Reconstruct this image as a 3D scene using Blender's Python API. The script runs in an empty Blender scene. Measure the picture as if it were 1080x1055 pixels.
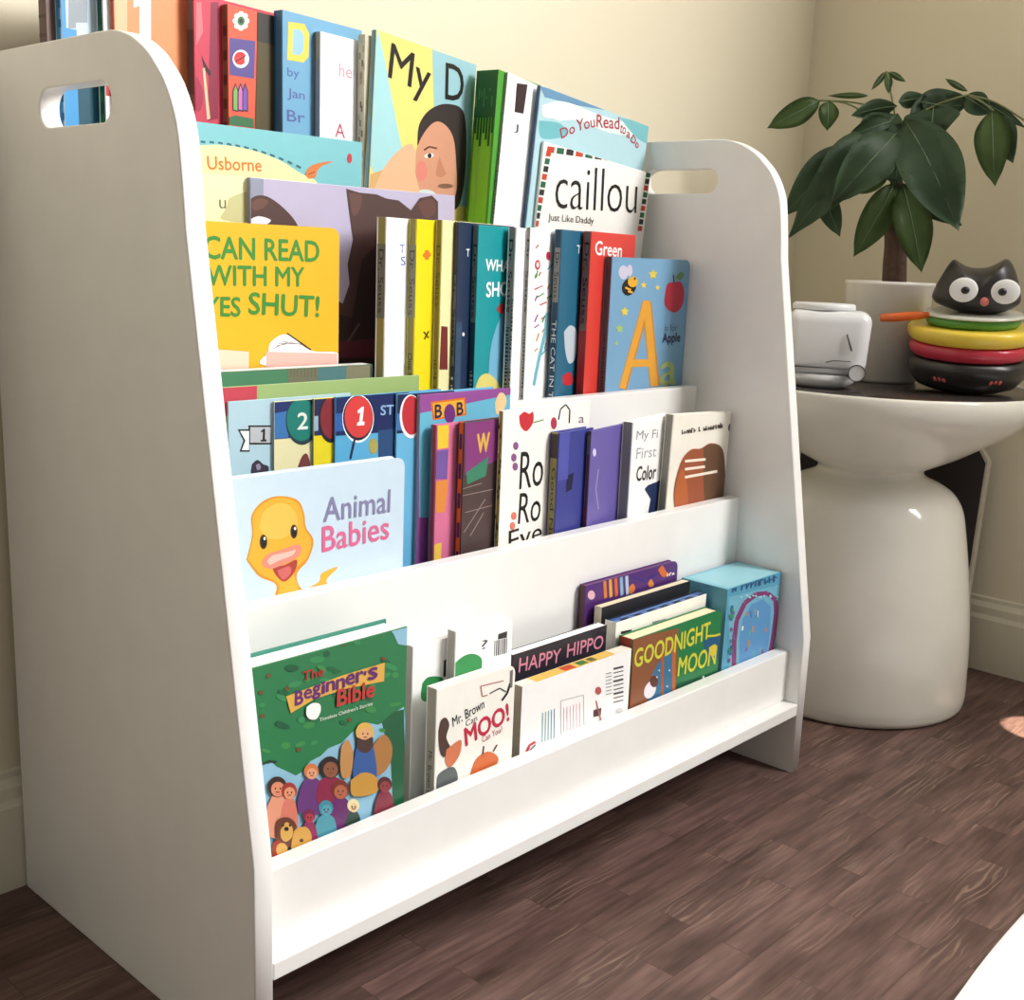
import bpy, bmesh, math, random
from mathutils import Vector, Matrix
random.seed(7)
SC = bpy.context.scene
COL = SC.collection

# ------------------------------------------------------------------ camera
CAM_POS = Vector((-0.4498, -0.6540, 0.6218))
RIGHT = Vector((0.6824, -0.7299, 0.0396)).normalized()
FWD = Vector((0.7204, 0.6623, -0.2057)).normalized()
UP = RIGHT.cross(FWD).normalized()
RIGHT = FWD.cross(UP).normalized()
FPX = 1229.0
cam_data = bpy.data.cameras.new('camera')
cam = bpy.data.objects.new('camera', cam_data)
COL.objects.link(cam)
cam_data.sensor_width = 36.0
cam_data.lens = FPX / 1080.0 * 36.0
cam_data.clip_start = 0.02
cam.matrix_world = Matrix(((RIGHT.x, UP.x, -FWD.x, CAM_POS.x),
                           (RIGHT.y, UP.y, -FWD.y, CAM_POS.y),
                           (RIGHT.z, UP.z, -FWD.z, CAM_POS.z), (0, 0, 0, 1)))
SC.camera = cam
# ------------------------------------------------------------------ light and exposure
SC.view_settings.view_transform = 'Standard'
SC.view_settings.look = 'None'
SC.view_settings.exposure = 0.0
SC.view_settings.gamma = 1.0
SC.view_settings.use_curve_mapping = False
world = bpy.data.worlds.new('world')
SC.world = world
world.use_nodes = True
world.node_tree.nodes['Background'].inputs[0].default_value = (1.0, 0.965, 0.87, 1)
world.node_tree.nodes['Background'].inputs[1].default_value = 0.27
def area_light(name, loc, target, sx, sy, power, color):
    l = bpy.data.lights.new(name, 'AREA')
    l.shape = 'RECTANGLE'; l.size = sx; l.size_y = sy; l.energy = power; l.color = color
    o = bpy.data.objects.new(name, l); COL.objects.link(o)
    o.location = loc
    o.rotation_euler = (Vector(target) - Vector(loc)).to_track_quat('-Z', 'Y').to_euler()
    return o
area_light('window_daylight', (1.375, -1.55, 1.95), (0.0, -1.55, 1.95), 1.3, 1.2, 176, (1.0, 0.985, 0.97))  # assumed window out of view, read off the light on the shelf
area_light('ceiling_lamp', (0.85, -0.95, 2.42), (0.85, -0.95, 0), 1.0, 1.0, 8.5, (1.0, 0.93, 0.80))  # added fill standing in for ceiling bounce, lifts the upper right wall
patch_spot = bpy.data.lights.new('sunbeam', 'SPOT'); patch_spot.energy = 1500; patch_spot.color = (1.0, .86, .68); patch_spot.spot_size = math.radians(2.5); patch_spot.spot_blend = .12; patch_spot.shadow_soft_size = .004  # added narrow spot lamp inside the room, makes the sunlit floor patch
patch_spot_o = bpy.data.objects.new('sunbeam', patch_spot); COL.objects.link(patch_spot_o); patch_spot_o.location = (1.30, -1.30, 1.90)
patch_spot_o.rotation_euler = (Vector((1.192, -.172, 0)) - Vector(patch_spot_o.location)).to_track_quat('-Z', 'Y').to_euler()

# ------------------------------------------------------------------ helpers
def lin(c):
    return tuple(((x / 255) / 12.92 if x / 255 <= 0.04045 else ((x / 255 + 0.055) / 1.055) ** 2.4) for x in c)
MATS = {}
def mat(c, rough=0.45, kind='plain', spec=0.4):
    """procedural material: a colour with a faint noise in tone and gloss"""
    key = (tuple(c), rough, kind, spec)
    if key in MATS: return MATS[key]
    m = bpy.data.materials.new('%s_%d_%d_%d' % (kind, c[0], c[1], c[2]))
    m.use_nodes = True
    nt = m.node_tree; b = nt.nodes['Principled BSDF']
    tc = nt.nodes.new('ShaderNodeTexCoord')
    nz = nt.nodes.new('ShaderNodeTexNoise'); nz.inputs['Scale'].default_value = 60 if kind == 'plain' else 25
    nz.inputs['Detail'].default_value = 2
    nt.links.new(tc.outputs['Object'], nz.inputs['Vector'])
    mx = nt.nodes.new('ShaderNodeMix'); mx.data_type = 'RGBA'
    a = lin(c)
    mx.inputs[6].default_value = (*[v * 0.96 for v in a], 1)
    mx.inputs[7].default_value = (*[min(1, v * 1.04) for v in a], 1)
    nt.links.new(nz.outputs['Fac'], mx.inputs[0])
    nt.links.new(mx.outputs[2], b.inputs['Base Color'])
    b.inputs['Roughness'].default_value = rough
    b.inputs['Specular IOR Level'].default_value = spec
    if kind == 'leaf':
        b.inputs['Transmission Weight'].default_value = 0.0
        mx.inputs[6].default_value = (*[v * 0.7 for v in a], 1)
        mx.inputs[7].default_value = (*[min(1, v * 1.3) for v in a], 1)
    if kind == 'pages':
        wv = nt.nodes.new('ShaderNodeTexWave'); wv.bands_direction = 'Y'
        wv.inputs['Scale'].default_value = 260
        nt.links.new(tc.outputs['Object'], wv.inputs['Vector'])
        bp = nt.nodes.new('ShaderNodeBump'); bp.inputs['Strength'].default_value = 0.25; bp.inputs['Distance'].default_value = 0.001
        nt.links.new(wv.outputs['Fac'], bp.inputs['Height'])
        nt.links.new(bp.outputs['Normal'], b.inputs['Normal'])
    if kind == 'bark':
        nz.inputs['Scale'].default_value = 140
        mx.inputs[6].default_value = (*[v * 0.6 for v in a], 1)
        mx.inputs[7].default_value = (*[min(1, v * 1.5) for v in a], 1)
    MATS[key] = m
    return m

def link_mesh(name, bm, mats, parent=None, smooth=False):
    me = bpy.data.meshes.new(name)
    bmesh.ops.recalc_face_normals(bm, faces=[f for f in bm.faces if not f.tag])
    bm.to_mesh(me); bm.free()
    for m in (mats if isinstance(mats, (list, tuple)) else [mats]): me.materials.append(m)
    if smooth:
        for p in me.polygons: p.use_smooth = True
    o = bpy.data.objects.new(name, me); COL.objects.link(o)
    if parent: o.parent = parent
    return o

def empty(name, label, category, loc=(0, 0, 0), group=None):
    o = bpy.data.objects.new(name, None); COL.objects.link(o)
    o.empty_display_size = 0.02
    o.location = loc
    o['label'] = label; o['category'] = category
    if group: o['group'] = group
    return o

def add_box(bm, x0, x1, y0, y1, z0, z1, mi=0, bevel=0.0):
    r = bmesh.ops.create_cube(bm, size=1.0)
    vs = r['verts']
    for v in vs:
        v.co = Vector((x0 + (v.co.x + .5) * (x1 - x0), y0 + (v.co.y + .5) * (y1 - y0), z0 + (v.co.z + .5) * (z1 - z0)))
    es = list({e for v in vs for e in v.link_edges}); fs = list({f for v in vs for f in v.link_faces})
    for f in fs: f.material_index = mi
    if bevel > 0:
        r = bmesh.ops.bevel(bm, geom=es, offset=bevel, segments=2, affect='EDGES', profile=0.5)
        for f in r['faces']: f.material_index = mi

def add_lathe(bm, prof, n=64, mi=0, c=(0, 0)):
    """revolve (r, z) pairs round the z axis; open ends stay open unless r is 0"""
    rings = []
    for r, z in prof:
        if r < 1e-6: rings.append([bm.verts.new((c[0], c[1], z))])
        else: rings.append([bm.verts.new((c[0] + r * math.cos(2 * math.pi * i / n), c[1] + r * math.sin(2 * math.pi * i / n), z)) for i in range(n)])
    for a, b in zip(rings, rings[1:]):
        for i in range(n):
            j = (i + 1) % n
            if len(a) == 1 and len(b) == 1: continue
            if len(a) == 1: f = bm.faces.new((a[0], b[j], b[i]))
            elif len(b) == 1: f = bm.faces.new((a[i], a[j], b[0]))
            else: f = bm.faces.new((a[i], a[j], b[j], b[i]))
            f.material_index = mi; f.smooth = True

def add_tube(bm, pts, radii, n=8, mi=0):
    pts = [Vector(p) for p in pts]
    if not isinstance(radii, (list, tuple)): radii = [radii] * len(pts)
    rings = []
    for i, p in enumerate(pts):
        d = (pts[min(i + 1, len(pts) - 1)] - pts[max(i - 1, 0)]).normalized()
        a = d.orthogonal().normalized() if i == 0 else (rings_a - d * rings_a.dot(d)).normalized()
        rings_a = a
        b = d.cross(a)
        rings.append([bm.verts.new(p + radii[i] * (a * math.cos(2 * math.pi * k / n) + b * math.sin(2 * math.pi * k / n))) for k in range(n)])
    for r0, r1 in zip(rings, rings[1:]):
        for k in range(n):
            f = bm.faces.new((r0[k], r0[(k + 1) % n], r1[(k + 1) % n], r1[k])); f.material_index = mi; f.smooth = True
    for r, s in ((rings[0], -1), (rings[-1], 1)):
        f = bm.faces.new(r if s > 0 else r[::-1]); f.material_index = mi

def smooth_curve(pts, k=8):
    """Catmull-Rom through the points (any dimension)"""
    out = []
    P = [Vector(p) for p in pts]
    for i in range(len(P) - 1):
        p0 = P[max(i - 1, 0)]; p1 = P[i]; p2 = P[i + 1]; p3 = P[min(i + 2, len(P) - 1)]
        for j in range(k):
            t = j / k
            out.append(0.5 * ((2 * p1) + (p2 - p0) * t + (2 * p0 - 5 * p1 + 4 * p2 - p3) * t * t + (3 * p1 - p0 - 3 * p2 + p3) * t ** 3))
    out.append(P[-1])
    return out

def ray(px, py):
    """direction from the measured camera station through a point read off the photograph"""
    return FWD + RIGHT * ((px - 540) / FPX) - UP * ((py - 527.5) / FPX)
def at_y(px, py, y):
    d = ray(px, py); return CAM_POS + d * ((y - CAM_POS.y) / d.y)
def at_plane(px, py, o, n):
    d = ray(px, py); return CAM_POS + d * ((o - CAM_POS).dot(n) / d.dot(n))
def at_depth(px, py, hd):
    """point on the ray at horizontal distance hd from the camera"""
    d = ray(px, py); return CAM_POS + d * (hd / math.hypot(d.x, d.y))

# ------------------------------------------------------------------ setting
X_CORNER = 1.386
Y_WALL = 0.3965
def wall_material(name, c):
    m = bpy.data.materials.new(name); m.use_nodes = True
    nt = m.node_tree; b = nt.nodes['Principled BSDF']
    tc = nt.nodes.new('ShaderNodeTexCoord')
    nz = nt.nodes.new('ShaderNodeTexNoise'); nz.inputs['Scale'].default_value = 300; nz.inputs['Detail'].default_value = 4
    nt.links.new(tc.outputs['Object'], nz.inputs['Vector'])
    bp = nt.nodes.new('ShaderNodeBump'); bp.inputs['Strength'].default_value = 0.06; bp.inputs['Distance'].default_value = 0.002
    nt.links.new(nz.outputs['Fac'], bp.inputs['Height']); nt.links.new(bp.outputs['Normal'], b.inputs['Normal'])
    b.inputs['Base Color'].default_value = (*lin(c), 1)
    b.inputs['Roughness'].default_value = 0.7; b.inputs['Specular IOR Level'].default_value = 0.25
    return m
M_WALL = wall_material('cream_wall_paint', (230, 221, 197))
M_TRIM = mat((226, 220, 200), 0.4, 'trim')
def structure(name, bm, m):
    o = link_mesh(name, bm, m); o['kind'] = 'structure'; return o
bm = bmesh.new(); add_box(bm, -1.6, X_CORNER + 0.1, Y_WALL, Y_WALL + 0.1, 0, 2.5); structure('wall_back', bm, M_WALL)
bm = bmesh.new(); add_box(bm, X_CORNER, X_CORNER + 0.1, -2.4, Y_WALL, 0, 2.5); structure('wall_right', bm, M_WALL)

def floor_material():
    m = bpy.data.materials.new('dark_wood_grain_planks'); m.use_nodes = True
    nt = m.node_tree; N = nt.nodes.new; L = nt.links.new
    b = nt.nodes['Principled BSDF']
    tc = N('ShaderNodeTexCoord')
    br = N('ShaderNodeTexBrick')
    br.offset = 0.37; br.offset_frequency = 2
    br.inputs['Color1'].default_value = (0, 0, 0, 1); br.inputs['Color2'].default_value = (1, 1, 1, 1)
    br.inputs['Mortar'].default_value = (0.5, 0.5, 0.5, 1)
    br.inputs['Scale'].default_value = 1.0
    br.inputs['Mortar Size'].default_value = 0.0004
    br.inputs['Brick Width'].default_value = 0.21
    br.inputs['Row Height'].default_value = 0.036
    L(tc.outputs['Object'], br.inputs['Vector'])
    # each plank shifts the grain pattern
    sp = N('ShaderNodeVectorMath'); sp.operation = 'SCALE'; sp.inputs['Scale'].default_value = 7.3
    L(br.outputs['Color'], sp.inputs[0])
    ad = N('ShaderNodeVectorMath'); ad.operation = 'ADD'
    L(tc.outputs['Object'], ad.inputs[0]); L(sp.outputs[0], ad.inputs[1])
    mp = N('ShaderNodeMapping'); mp.inputs['Scale'].default_value = (3.2, 15.0, 1)
    L(ad.outputs[0], mp.inputs['Vector'])
    wv = N('ShaderNodeTexWave'); wv.bands_direction = 'Y'; wv.inputs['Scale'].default_value = 3.2
    wv.inputs['Distortion'].default_value = 11.0; wv.inputs['Detail'].default_value = 2.0; wv.inputs['Detail Scale'].default_value = 1.1
    L(mp.outputs[0], wv.inputs['Vector'])
    mp2 = N('ShaderNodeMapping'); mp2.inputs['Scale'].default_value = (14, 160, 1)
    L(ad.outputs[0], mp2.inputs['Vector'])
    nz = N('ShaderNodeTexNoise'); nz.inputs['Scale'].default_value = 1.0; nz.inputs['Detail'].default_value = 5
    L(mp2.outputs[0], nz.inputs['Vector'])
    mp3 = N('ShaderNodeMapping'); mp3.inputs['Scale'].default_value = (7, 26, 1)
    L(ad.outputs[0], mp3.inputs['Vector'])
    nb = N('ShaderNodeTexNoise'); nb.inputs['Scale'].default_value = 1.0; nb.inputs['Detail'].default_value = 3
    L(mp3.outputs[0], nb.inputs['Vector'])
    r1 = N('ShaderNodeValToRGB'); e = r1.color_ramp.elements
    e[0].position = 0.25; e[0].color = (*lin((72, 53, 47)), 1)
    e[1].position = 0.75; e[1].color = (*lin((124, 97, 90)), 1)
    L(nb.outputs['Fac'], r1.inputs['Fac'])
    # curved pale grain lines, only in patches
    r2 = N('ShaderNodeValToRGB'); e = r2.color_ramp.elements
    e[0].position = 0.72; e[0].color = (0, 0, 0, 1); e[1].position = 0.95; e[1].color = (1, 1, 1, 1)
    L(wv.outputs['Fac'], r2.inputs['Fac'])
    mp4 = N('ShaderNodeMapping'); mp4.inputs['Scale'].default_value = (5.5, 13, 1); L(ad.outputs[0], mp4.inputs['Vector'])
    nm = N('ShaderNodeTexNoise'); nm.inputs['Scale'].default_value = 1.2; L(mp4.outputs[0], nm.inputs['Vector'])
    r3 = N('ShaderNodeValToRGB'); e = r3.color_ramp.elements
    e[0].position = 0.52; e[0].color = (0, 0, 0, 1); e[1].position = 0.62; e[1].color = (0.55, 0.55, 0.55, 1)
    L(nm.outputs['Fac'], r3.inputs['Fac'])
    mu = N('ShaderNodeMath'); mu.operation = 'MULTIPLY'; L(r2.outputs['Color'], mu.inputs[0]); L(r3.outputs['Color'], mu.inputs[1])
    m1 = N('ShaderNodeMix'); m1.data_type = 'RGBA'
    L(mu.outputs[0], m1.inputs[0]); L(r1.outputs['Color'], m1.inputs[6]); m1.inputs[7].default_value = (*lin((142, 118, 102)), 1)
    # fine streaks
    r4 = N('ShaderNodeValToRGB'); e = r4.color_ramp.elements
    e[0].position = 0.3; e[0].color = (0.62, 0.62, 0.62, 1); e[1].position = 0.7; e[1].color = (1.15, 1.15, 1.15, 1)
    L(nz.outputs['Fac'], r4.inputs['Fac'])
    m2 = N('ShaderNodeMix'); m2.data_type = 'RGBA'; m2.blend_type = 'MULTIPLY'; m2.inputs[0].default_value = 1
    L(m1.outputs[2], m2.inputs[6]); L(r4.outputs['Color'], m2.inputs[7])
    # seams
    m3 = N('ShaderNodeMix'); m3.data_type = 'RGBA'
    L(br.outputs['Fac'], m3.inputs[0]); L(m2.outputs[2], m3.inputs[6]); m3.inputs[7].default_value = (*lin((74, 55, 49)), 1)
    L(m3.outputs[2], b.inputs['Base Color'])
    b.inputs['Roughness'].default_value = 0.5
    b.inputs['Specular IOR Level'].default_value = 0.3
    bp = N('ShaderNodeBump'); bp.inputs['Strength'].default_value = 0.12; bp.inputs['Distance'].default_value = 0.001
    L(nz.outputs['Fac'], bp.inputs['Height']); L(bp.outputs['Normal'], b.inputs['Normal'])
    return m
bm = bmesh.new(); add_box(bm, -1.6, X_CORNER + 0.1, -2.4, Y_WALL + 0.1, -0.05, 0); structure('floor', bm, floor_material())

def baseboard(name, horizontal):
    """profile: tall flat face, small ogee step on top"""
    prof = [(0, 0), (0.012, 0), (0.012, 0.085), (0.009, 0.092), (0.009, 0.104), (0.004, 0.112), (0.004, 0.118), (0, 0.12)]
    bm = bmesh.new()
    ends = (-1.6, X_CORNER) if horizontal else (-2.4, Y_WALL)
    rows = []
    for e in ends:
        rows.append([bm.verts.new((e, Y_WALL - d, z) if horizontal else (X_CORNER - d, e, z)) for d, z in prof])
    n = len(prof)
    for i in range(n): bm.faces.new((rows[0][i], rows[0][(i + 1) % n], rows[1][(i + 1) % n], rows[1][i]))
    bm.faces.new(rows[0]); bm.faces.new(rows[1][::-1])
    structure(name, bm, M_TRIM)
baseboard('baseboard_back', True)
baseboard('baseboard_right', False)

# ------------------------------------------------------------------ white bookshelf
W, D, H, T = 0.8158, 0.3816, 0.77, 0.0168
M_SHELF = mat((240, 239, 237), 0.32, 'white_lacquer', 0.45)
RISERS = [(0.0186, 0.0919, 0.1568), (0.1053, 0.0919, 0.3361), (0.1812, 0.257, 0.468), (0.252, 0.389, 0.594)]   # front y, bottom z, lip top z
TREADS = [0.0919, 0.272, 0.404, 0.530]
shelf = empty('bookshelf', 'white tiered book display shelf with rounded side panels and handle holes', 'bookshelf', (0, 0, 0))
def side_panel(x0):
    """outline in (y, z) with rounded front shoulder and a slot; extruded by the board thickness"""
    cu = bpy.data.curves.new('tmp', 'CURVE'); cu.dimensions = '2D'; cu.fill_mode = 'BOTH'
    b = 0.0012
    cu.extrude = T / 2 - b; cu.bevel_depth = b; cu.bevel_resolution = 1; cu.offset = -b
    zk = 0.1754; s = 0.1682
    arc = [(0.0765, 0.630), (0.0800, 0.665), (0.0857, 0.7010), (0.0980, 0.7265), (0.1130, 0.7430), (0.1275, 0.7545), (0.1470, 0.7640), (0.1670, 0.7690), (0.19, H)]
    pts = [(0.0, 0.0), (0.0, zk)] + [(s * (z - zk), z) for z in (0.3, 0.45, 0.56)] + [tuple(v) for v in smooth_curve([Vector((*a, 0)).to_2d() for a in arc], 4)] + [(D + 0.006, H), (D, 0.0)]
    sp = cu.splines.new('POLY'); sp.points.add(len(pts) - 1); sp.use_cyclic_u = True
    for p, q in zip(sp.points, pts): p.co = (q[0], q[1], 0, 1)
    y0, y1, z0, z1 = 0.1735, 0.2865, 0.7055, 0.7355
    r = (z1 - z0) / 2 * 0.98
    hole = []
    for cy, a0 in ((y1 - r, -90), (y0 + r, 90)):
        for k in range(13):
            a = math.radians(a0 + 180 * k / 12); hole.append((cy + r * math.cos(a), (z0 + z1) / 2 + r * math.sin(a)))
    sp = cu.splines.new('POLY'); sp.points.add(len(hole) - 1); sp.use_cyclic_u = True
    for p, q in zip(sp.points, hole): p.co = (q[0], q[1], 0, 1)
    tmp = bpy.data.objects.new('tmp', cu); COL.objects.link(tmp)
    dg = bpy.context.evaluated_depsgraph_get(); dg.update()
    me = bpy.data.meshes.new_from_object(tmp.evaluated_get(dg))
    bpy.data.objects.remove(tmp)
    me.name = 'side_panel'
    for v in me.vertices:
        y, z, x = v.co; v.co = (x0 + T / 2 + x, y, z)
    me.materials.clear(); me.materials.append(M_SHELF)
    o = bpy.data.objects.new('side_panel', me); COL.objects.link(o); o.parent = shelf
side_panel(0.0); side_panel(W - T)
XI0, XI1 = T + 0.0002, W - T - 0.0002
def board(name, y0, y1, z0, z1):
    bm = bmesh.new(); add_box(bm, XI0, XI1, y0, y1, z0, z1, 0, 0.0012); link_mesh(name, bm, M_SHELF, shelf)
board('shelf_board', 0.0, 0.3655, 0.077, TREADS[0])
for (y, zb, zt) in RISERS: board('riser_board', y, y + T, zb, zt)
for k in (1, 2): board('shelf_board', RISERS[k][0] + T, RISERS[k + 1][0], TREADS[k] - 0.015, TREADS[k])
board('shelf_board', RISERS[3][0] + T, 0.3655, TREADS[3] - 0.015, TREADS[3])
board('back_panel', 0.366, 0.372, 0.077, 0.69)

# ------------------------------------------------------------------ books
def clip(poly, w, h):
    def cut(P, inside, inter):
        out = []
        for i in range(len(P)):
            a, b = P[i - 1], P[i]
            if inside(b):
                if not inside(a): out.append(inter(a, b))
                out.append(b)
            elif inside(a): out.append(inter(a, b))
        return out
    e = 0.0004
    for ax, lo, hi in ((0, e, w - e), (1, e, h - e)):
        for lim, sg in ((lo, 1), (hi, -1)):
            if not poly: return []
            poly = cut(poly, lambda p: sg * (p[ax] - lim) >= 0,
                       lambda a, b: tuple(a[i] + (b[i] - a[i]) * (lim - a[ax]) / (b[ax] - a[ax]) for i in (0, 1)))
    return poly

class Book:
    def __init__(s, name, label, group, tl, y, floor, t, front, spine=None, w=None, right=None, yaw=0, lean=0, roll=0, style='hard', pages=(244, 240, 228), back=None, cat='book', top=None, prev=None):
        s.name, s.label, s.group, s.cat, s.style = name, label, group, cat, style
        a, l, r = (math.radians(v) for v in (yaw, lean, roll))
        ex0 = Vector((math.cos(a), math.sin(a), 0)); ny = Vector((-math.sin(a), math.cos(a), 0)); z = Vector((0, 0, 1))
        ez0 = z * math.cos(l) + ny * math.sin(l); s.ey = ny * math.cos(l) - z * math.sin(l)
        s.ex = ex0 * math.cos(r) - ez0 * math.sin(r); s.ez = ez0 * math.cos(r) + ex0 * math.sin(r)
        P = at_y(tl[0], tl[1], y)
        s.w = w if w else (at_plane(right[0], right[1], P, s.ey) - P).dot(s.ex)
        if prev:                                            # stay clear of the book standing behind this one
            room = min((prev.P - (P + s.ex * a_ - s.ez * b_)).dot(prev.ey) / s.ey.dot(prev.ey) for a_ in (0, s.w) for b_ in (0, .22)) - .0006
            if room < t: t = max(.002, room)
        s.t = t; s.P = P
        low = floor + 0.0003 + t * math.sin(l) + max(0, s.w * math.sin(r) * math.cos(l))
        if r < 0: low = floor + 0.0003 + t * math.sin(l)
        s.h = (P.z - low) / s.ez.z
        s.O = P - s.ez * s.h
        s.front, s.spine, s.pages, s.back, s.top = front, spine or front, pages, back or front, top
        s.art = []; s.org = (0, 0, 1)
    # ---- faces: origin, e1, e2, size
    def frame(s, f):
        if f == 'front': return s.O, s.ex, s.ez, s.w, s.h, -s.ey
        if f == 'spine': return s.O + s.ey * s.t, -s.ey, s.ez, s.t, s.h, -s.ex
        if f == 'top': return s.O + s.ez * s.h, s.ex, s.ey, s.w, s.t, s.ez
    def o(s, x, y, k): s.org = (x, y, k); return s
    def uv(s, q, f):
        x, y = s.org[0] + q[0] / s.org[2], s.org[1] + q[1] / s.org[2]
        O, e1, e2, w, h, n = s.frame(f)
        p = at_plane(x, y, O, n) - O
        return (p.dot(e1), p.dot(e2))
    def poly(s, c, pts, f='front'):
        s.art.append((f, c, 'p', [s.uv(q, f) for q in pts])); return s
    def ell(s, c, cx, cy, rx, ry, f='front', rot=0, n=28):
        k = math.radians(rot)
        return s.poly(c, [(cx + rx * math.cos(2 * math.pi * i / n) * math.cos(k) - ry * math.sin(2 * math.pi * i / n) * math.sin(k),
                           cy + rx * math.cos(2 * math.pi * i / n) * math.sin(k) + ry * math.sin(2 * math.pi * i / n) * math.cos(k)) for i in range(n)], f)
    def blob(s, c, pts, f='front'):
        P = [Vector(p) for p in pts]; P = P + [P[0], P[1], P[2]]
        q = smooth_curve(P, 5)[5:-10] if len(P) > 5 else P
        return s.poly(c, [tuple(v) for v in smooth_curve([Vector(p) for p in pts] + [Vector(pts[0])], 5)[:-1]], f)
    def line(s, c, pts, wd, f='front'):
        for a, b in zip(pts, pts[1:]):
            d = Vector(b) - Vector(a)
            if d.length < 1e-6: continue
            n = Vector((-d.y, d.x)).normalized() * wd / 2
            s.poly(c, [tuple(Vector(a) + n), tuple(Vector(b) + n), tuple(Vector(b) - n), tuple(Vector(a) - n)], f)
        return s
    def rect(s, c, u0, v0, u1, v1, f='front'):
        """by fractions of the face"""
        w, h = s.frame(f)[3:5]
        s.art.append((f, c, 'p', [(u0 * w, v0 * h), (u1 * w, v0 * h), (u1 * w, v1 * h), (u0 * w, v1 * h)])); return s
    def text(s, c, st, p0, p1, hpx, f='front', bold=0.0):
        a = s.uv(p0, f); b = s.uv(p1, f); u = s.uv((p0[0], p0[1] - hpx), f)
        d = (b[0] - a[0], b[1] - a[1]); L = math.hypot(*d)
        ang = math.atan2(d[1], d[0]); hh = math.hypot(u[0] - a[0], u[1] - a[1]); bw = bold * hh * 1.3
        for k in ((0, 0),) if bold <= 0 else ((0, 0), (1, 0), (-1, 0), (0, 1), (0, -1)):
            s.art.append((f, c, 't', (st, (a[0] + k[0] * bw, a[1] + k[1] * bw), ang, L, hh, min(bold, 0))))
        return s
    def vtext(s, c, st, u, v0, v1, hf, f='spine', bold=0.0):
        """text running down the spine from v1 to v0 (fractions), letter height hf of the width"""
        w, h = s.frame(f)[3:5]
        s.art.append((f, c, 't', (st, ((u - hf / 2) * w, v1 * h), -math.pi / 2, (v1 - v0) * h, hf * w, bold))); return s
    def scrib(s, c, u, v0, v1, hf, f='spine'):
        """lettering too small to read: uneven little strokes down the spine"""
        rg = random.Random(int(v0 * 1000) + len(s.label)); v = v1
        while v > v0:
            d = rg.uniform(.008, .016); a = rg.uniform(.5, 1) * hf / 2; b = rg.uniform(.3, 1) * hf / 2
            if rg.random() > .18: s.rect(c, u - a, v - d, u + b, v - d * .35, f)
            v -= d * 1.3
        return s
    def marks(s, c, p0, p1, hpx, n):
        rg = random.Random(n * 7 + len(s.label))
        for k in range(n):
            if rg.random() < .12: continue
            a, e = (k + .1) / n, (k + .75) / n
            A = (p0[0] + (p1[0] - p0[0]) * a, p0[1] + (p1[1] - p0[1]) * a); B = (p0[0] + (p1[0] - p0[0]) * e, p0[1] + (p1[1] - p0[1]) * e)
            h = hpx * rg.uniform(.6, 1)
            s.line(c, [A, (A[0], A[1] - h)], hpx * .2)
            s.line(c, [(A[0], A[1] - h * rg.choice([.15, .5, .9])), (B[0], B[1] - h * rg.choice([.15, .5, .9]))], hpx * .2)
            if rg.random() > .4: s.line(c, [B, (B[0], B[1] - h * .7)], hpx * .2)
        return s
    def build(s):
        root = empty(s.name, s.label, s.cat, (0, 0, 0), s.group)
        root.matrix_world = Matrix(((s.ex.x, s.ey.x, s.ez.x, s.O.x), (s.ex.y, s.ey.y, s.ez.y, s.O.y), (s.ex.z, s.ey.z, s.ez.z, s.O.z), (0, 0, 0, 1)))
        w, h, t = s.w, s.h, s.t
        def ink(c, r=0.4):                                  # printed colours are a little deeper than paper white
            f = .80 + .20 * (min(c) / 255) ** 2
            return mat(tuple(int(255 * ((v / 255) * f ** (1 / 2.2))) for v in c), r)
        mats = [ink(s.front, 0.35), ink(s.spine), ink(s.back)]
        bm = bmesh.new(); pg = bmesh.new()
        if s.style == 'hard':
            bt = min(0.0022, t * 0.25)
            add_box(bm, 0, w, 0, bt, 0, h, 0, 0.0005)
            add_box(bm, 0, w, t - bt, t, 0, h, 2, 0.0005)
            add_box(bm, 0, bt, bt * 0.5, t - bt * 0.5, 0, h, 1, 0.0004)
            add_box(pg, bt + 0.0001, w - 0.003, bt + 0.0001, t - bt - 0.0001, 0.003, h - 0.003)
        elif s.style == 'board':
            r = 0.009; bt = 0.0012
            def outline(ins):
                P = [(ins, ins), (w - r, ins)]
                P += [(w - r + (r - ins) * math.sin(math.radians(a)), r - (r - ins) * math.cos(math.radians(a))) for a in range(15, 91, 15)]
                P += [(w - r + (r - ins) * math.cos(math.radians(a)), h - r + (r - ins) * math.sin(math.radians(a))) for a in range(0, 91, 15)]
                P += [(ins, h - ins)]
                return P
            def slab(b, y0, y1, ins, mi):
                A = [b.verts.new((x, y0, z)) for x, z in outline(ins)]; B = [b.verts.new((x, y1, z)) for x, z in outline(ins)]
                n = len(A)
                for i in range(n):
                    b.faces.new((A[i], A[(i + 1) % n], B[(i + 1) % n], B[i])).material_index = mi
                b.faces.new(A).material_index = mi; b.faces.new(B[::-1]).material_index = mi
            slab(bm, 0, bt, 0.0, 0); slab(bm, t - bt, t, 0.0, 2)
            add_box(bm, 0, 0.0012, bt, t - bt, 0, h, 1)
            slab(pg, bt + 0.0001, t - bt - 0.0001, 0.0014, 0)
        else:                                                   # paperback, or a box
            bt = 0.0004 if s.style == 'paper' else 0.0012
            add_box(bm, 0, w, 0, bt, 0, h, 0, 0.00015)
            add_box(bm, 0, w, t - bt, t, 0, h, 2, 0.00015)
            add_box(bm, 0, bt, bt * 0.5, t - bt * 0.5, 0, h, 1, 0.0001)
            if s.style == 'box':
                add_box(bm, w - bt, w, bt, t - bt, 0, h, 1); add_box(bm, bt, w - bt, bt, t - bt, 0, bt, 1)
            else:
                add_box(pg, bt + 0.0001, w - 0.0007, bt + 0.0001, t - bt - 0.0001, 0.0006, h - 0.0006)
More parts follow.
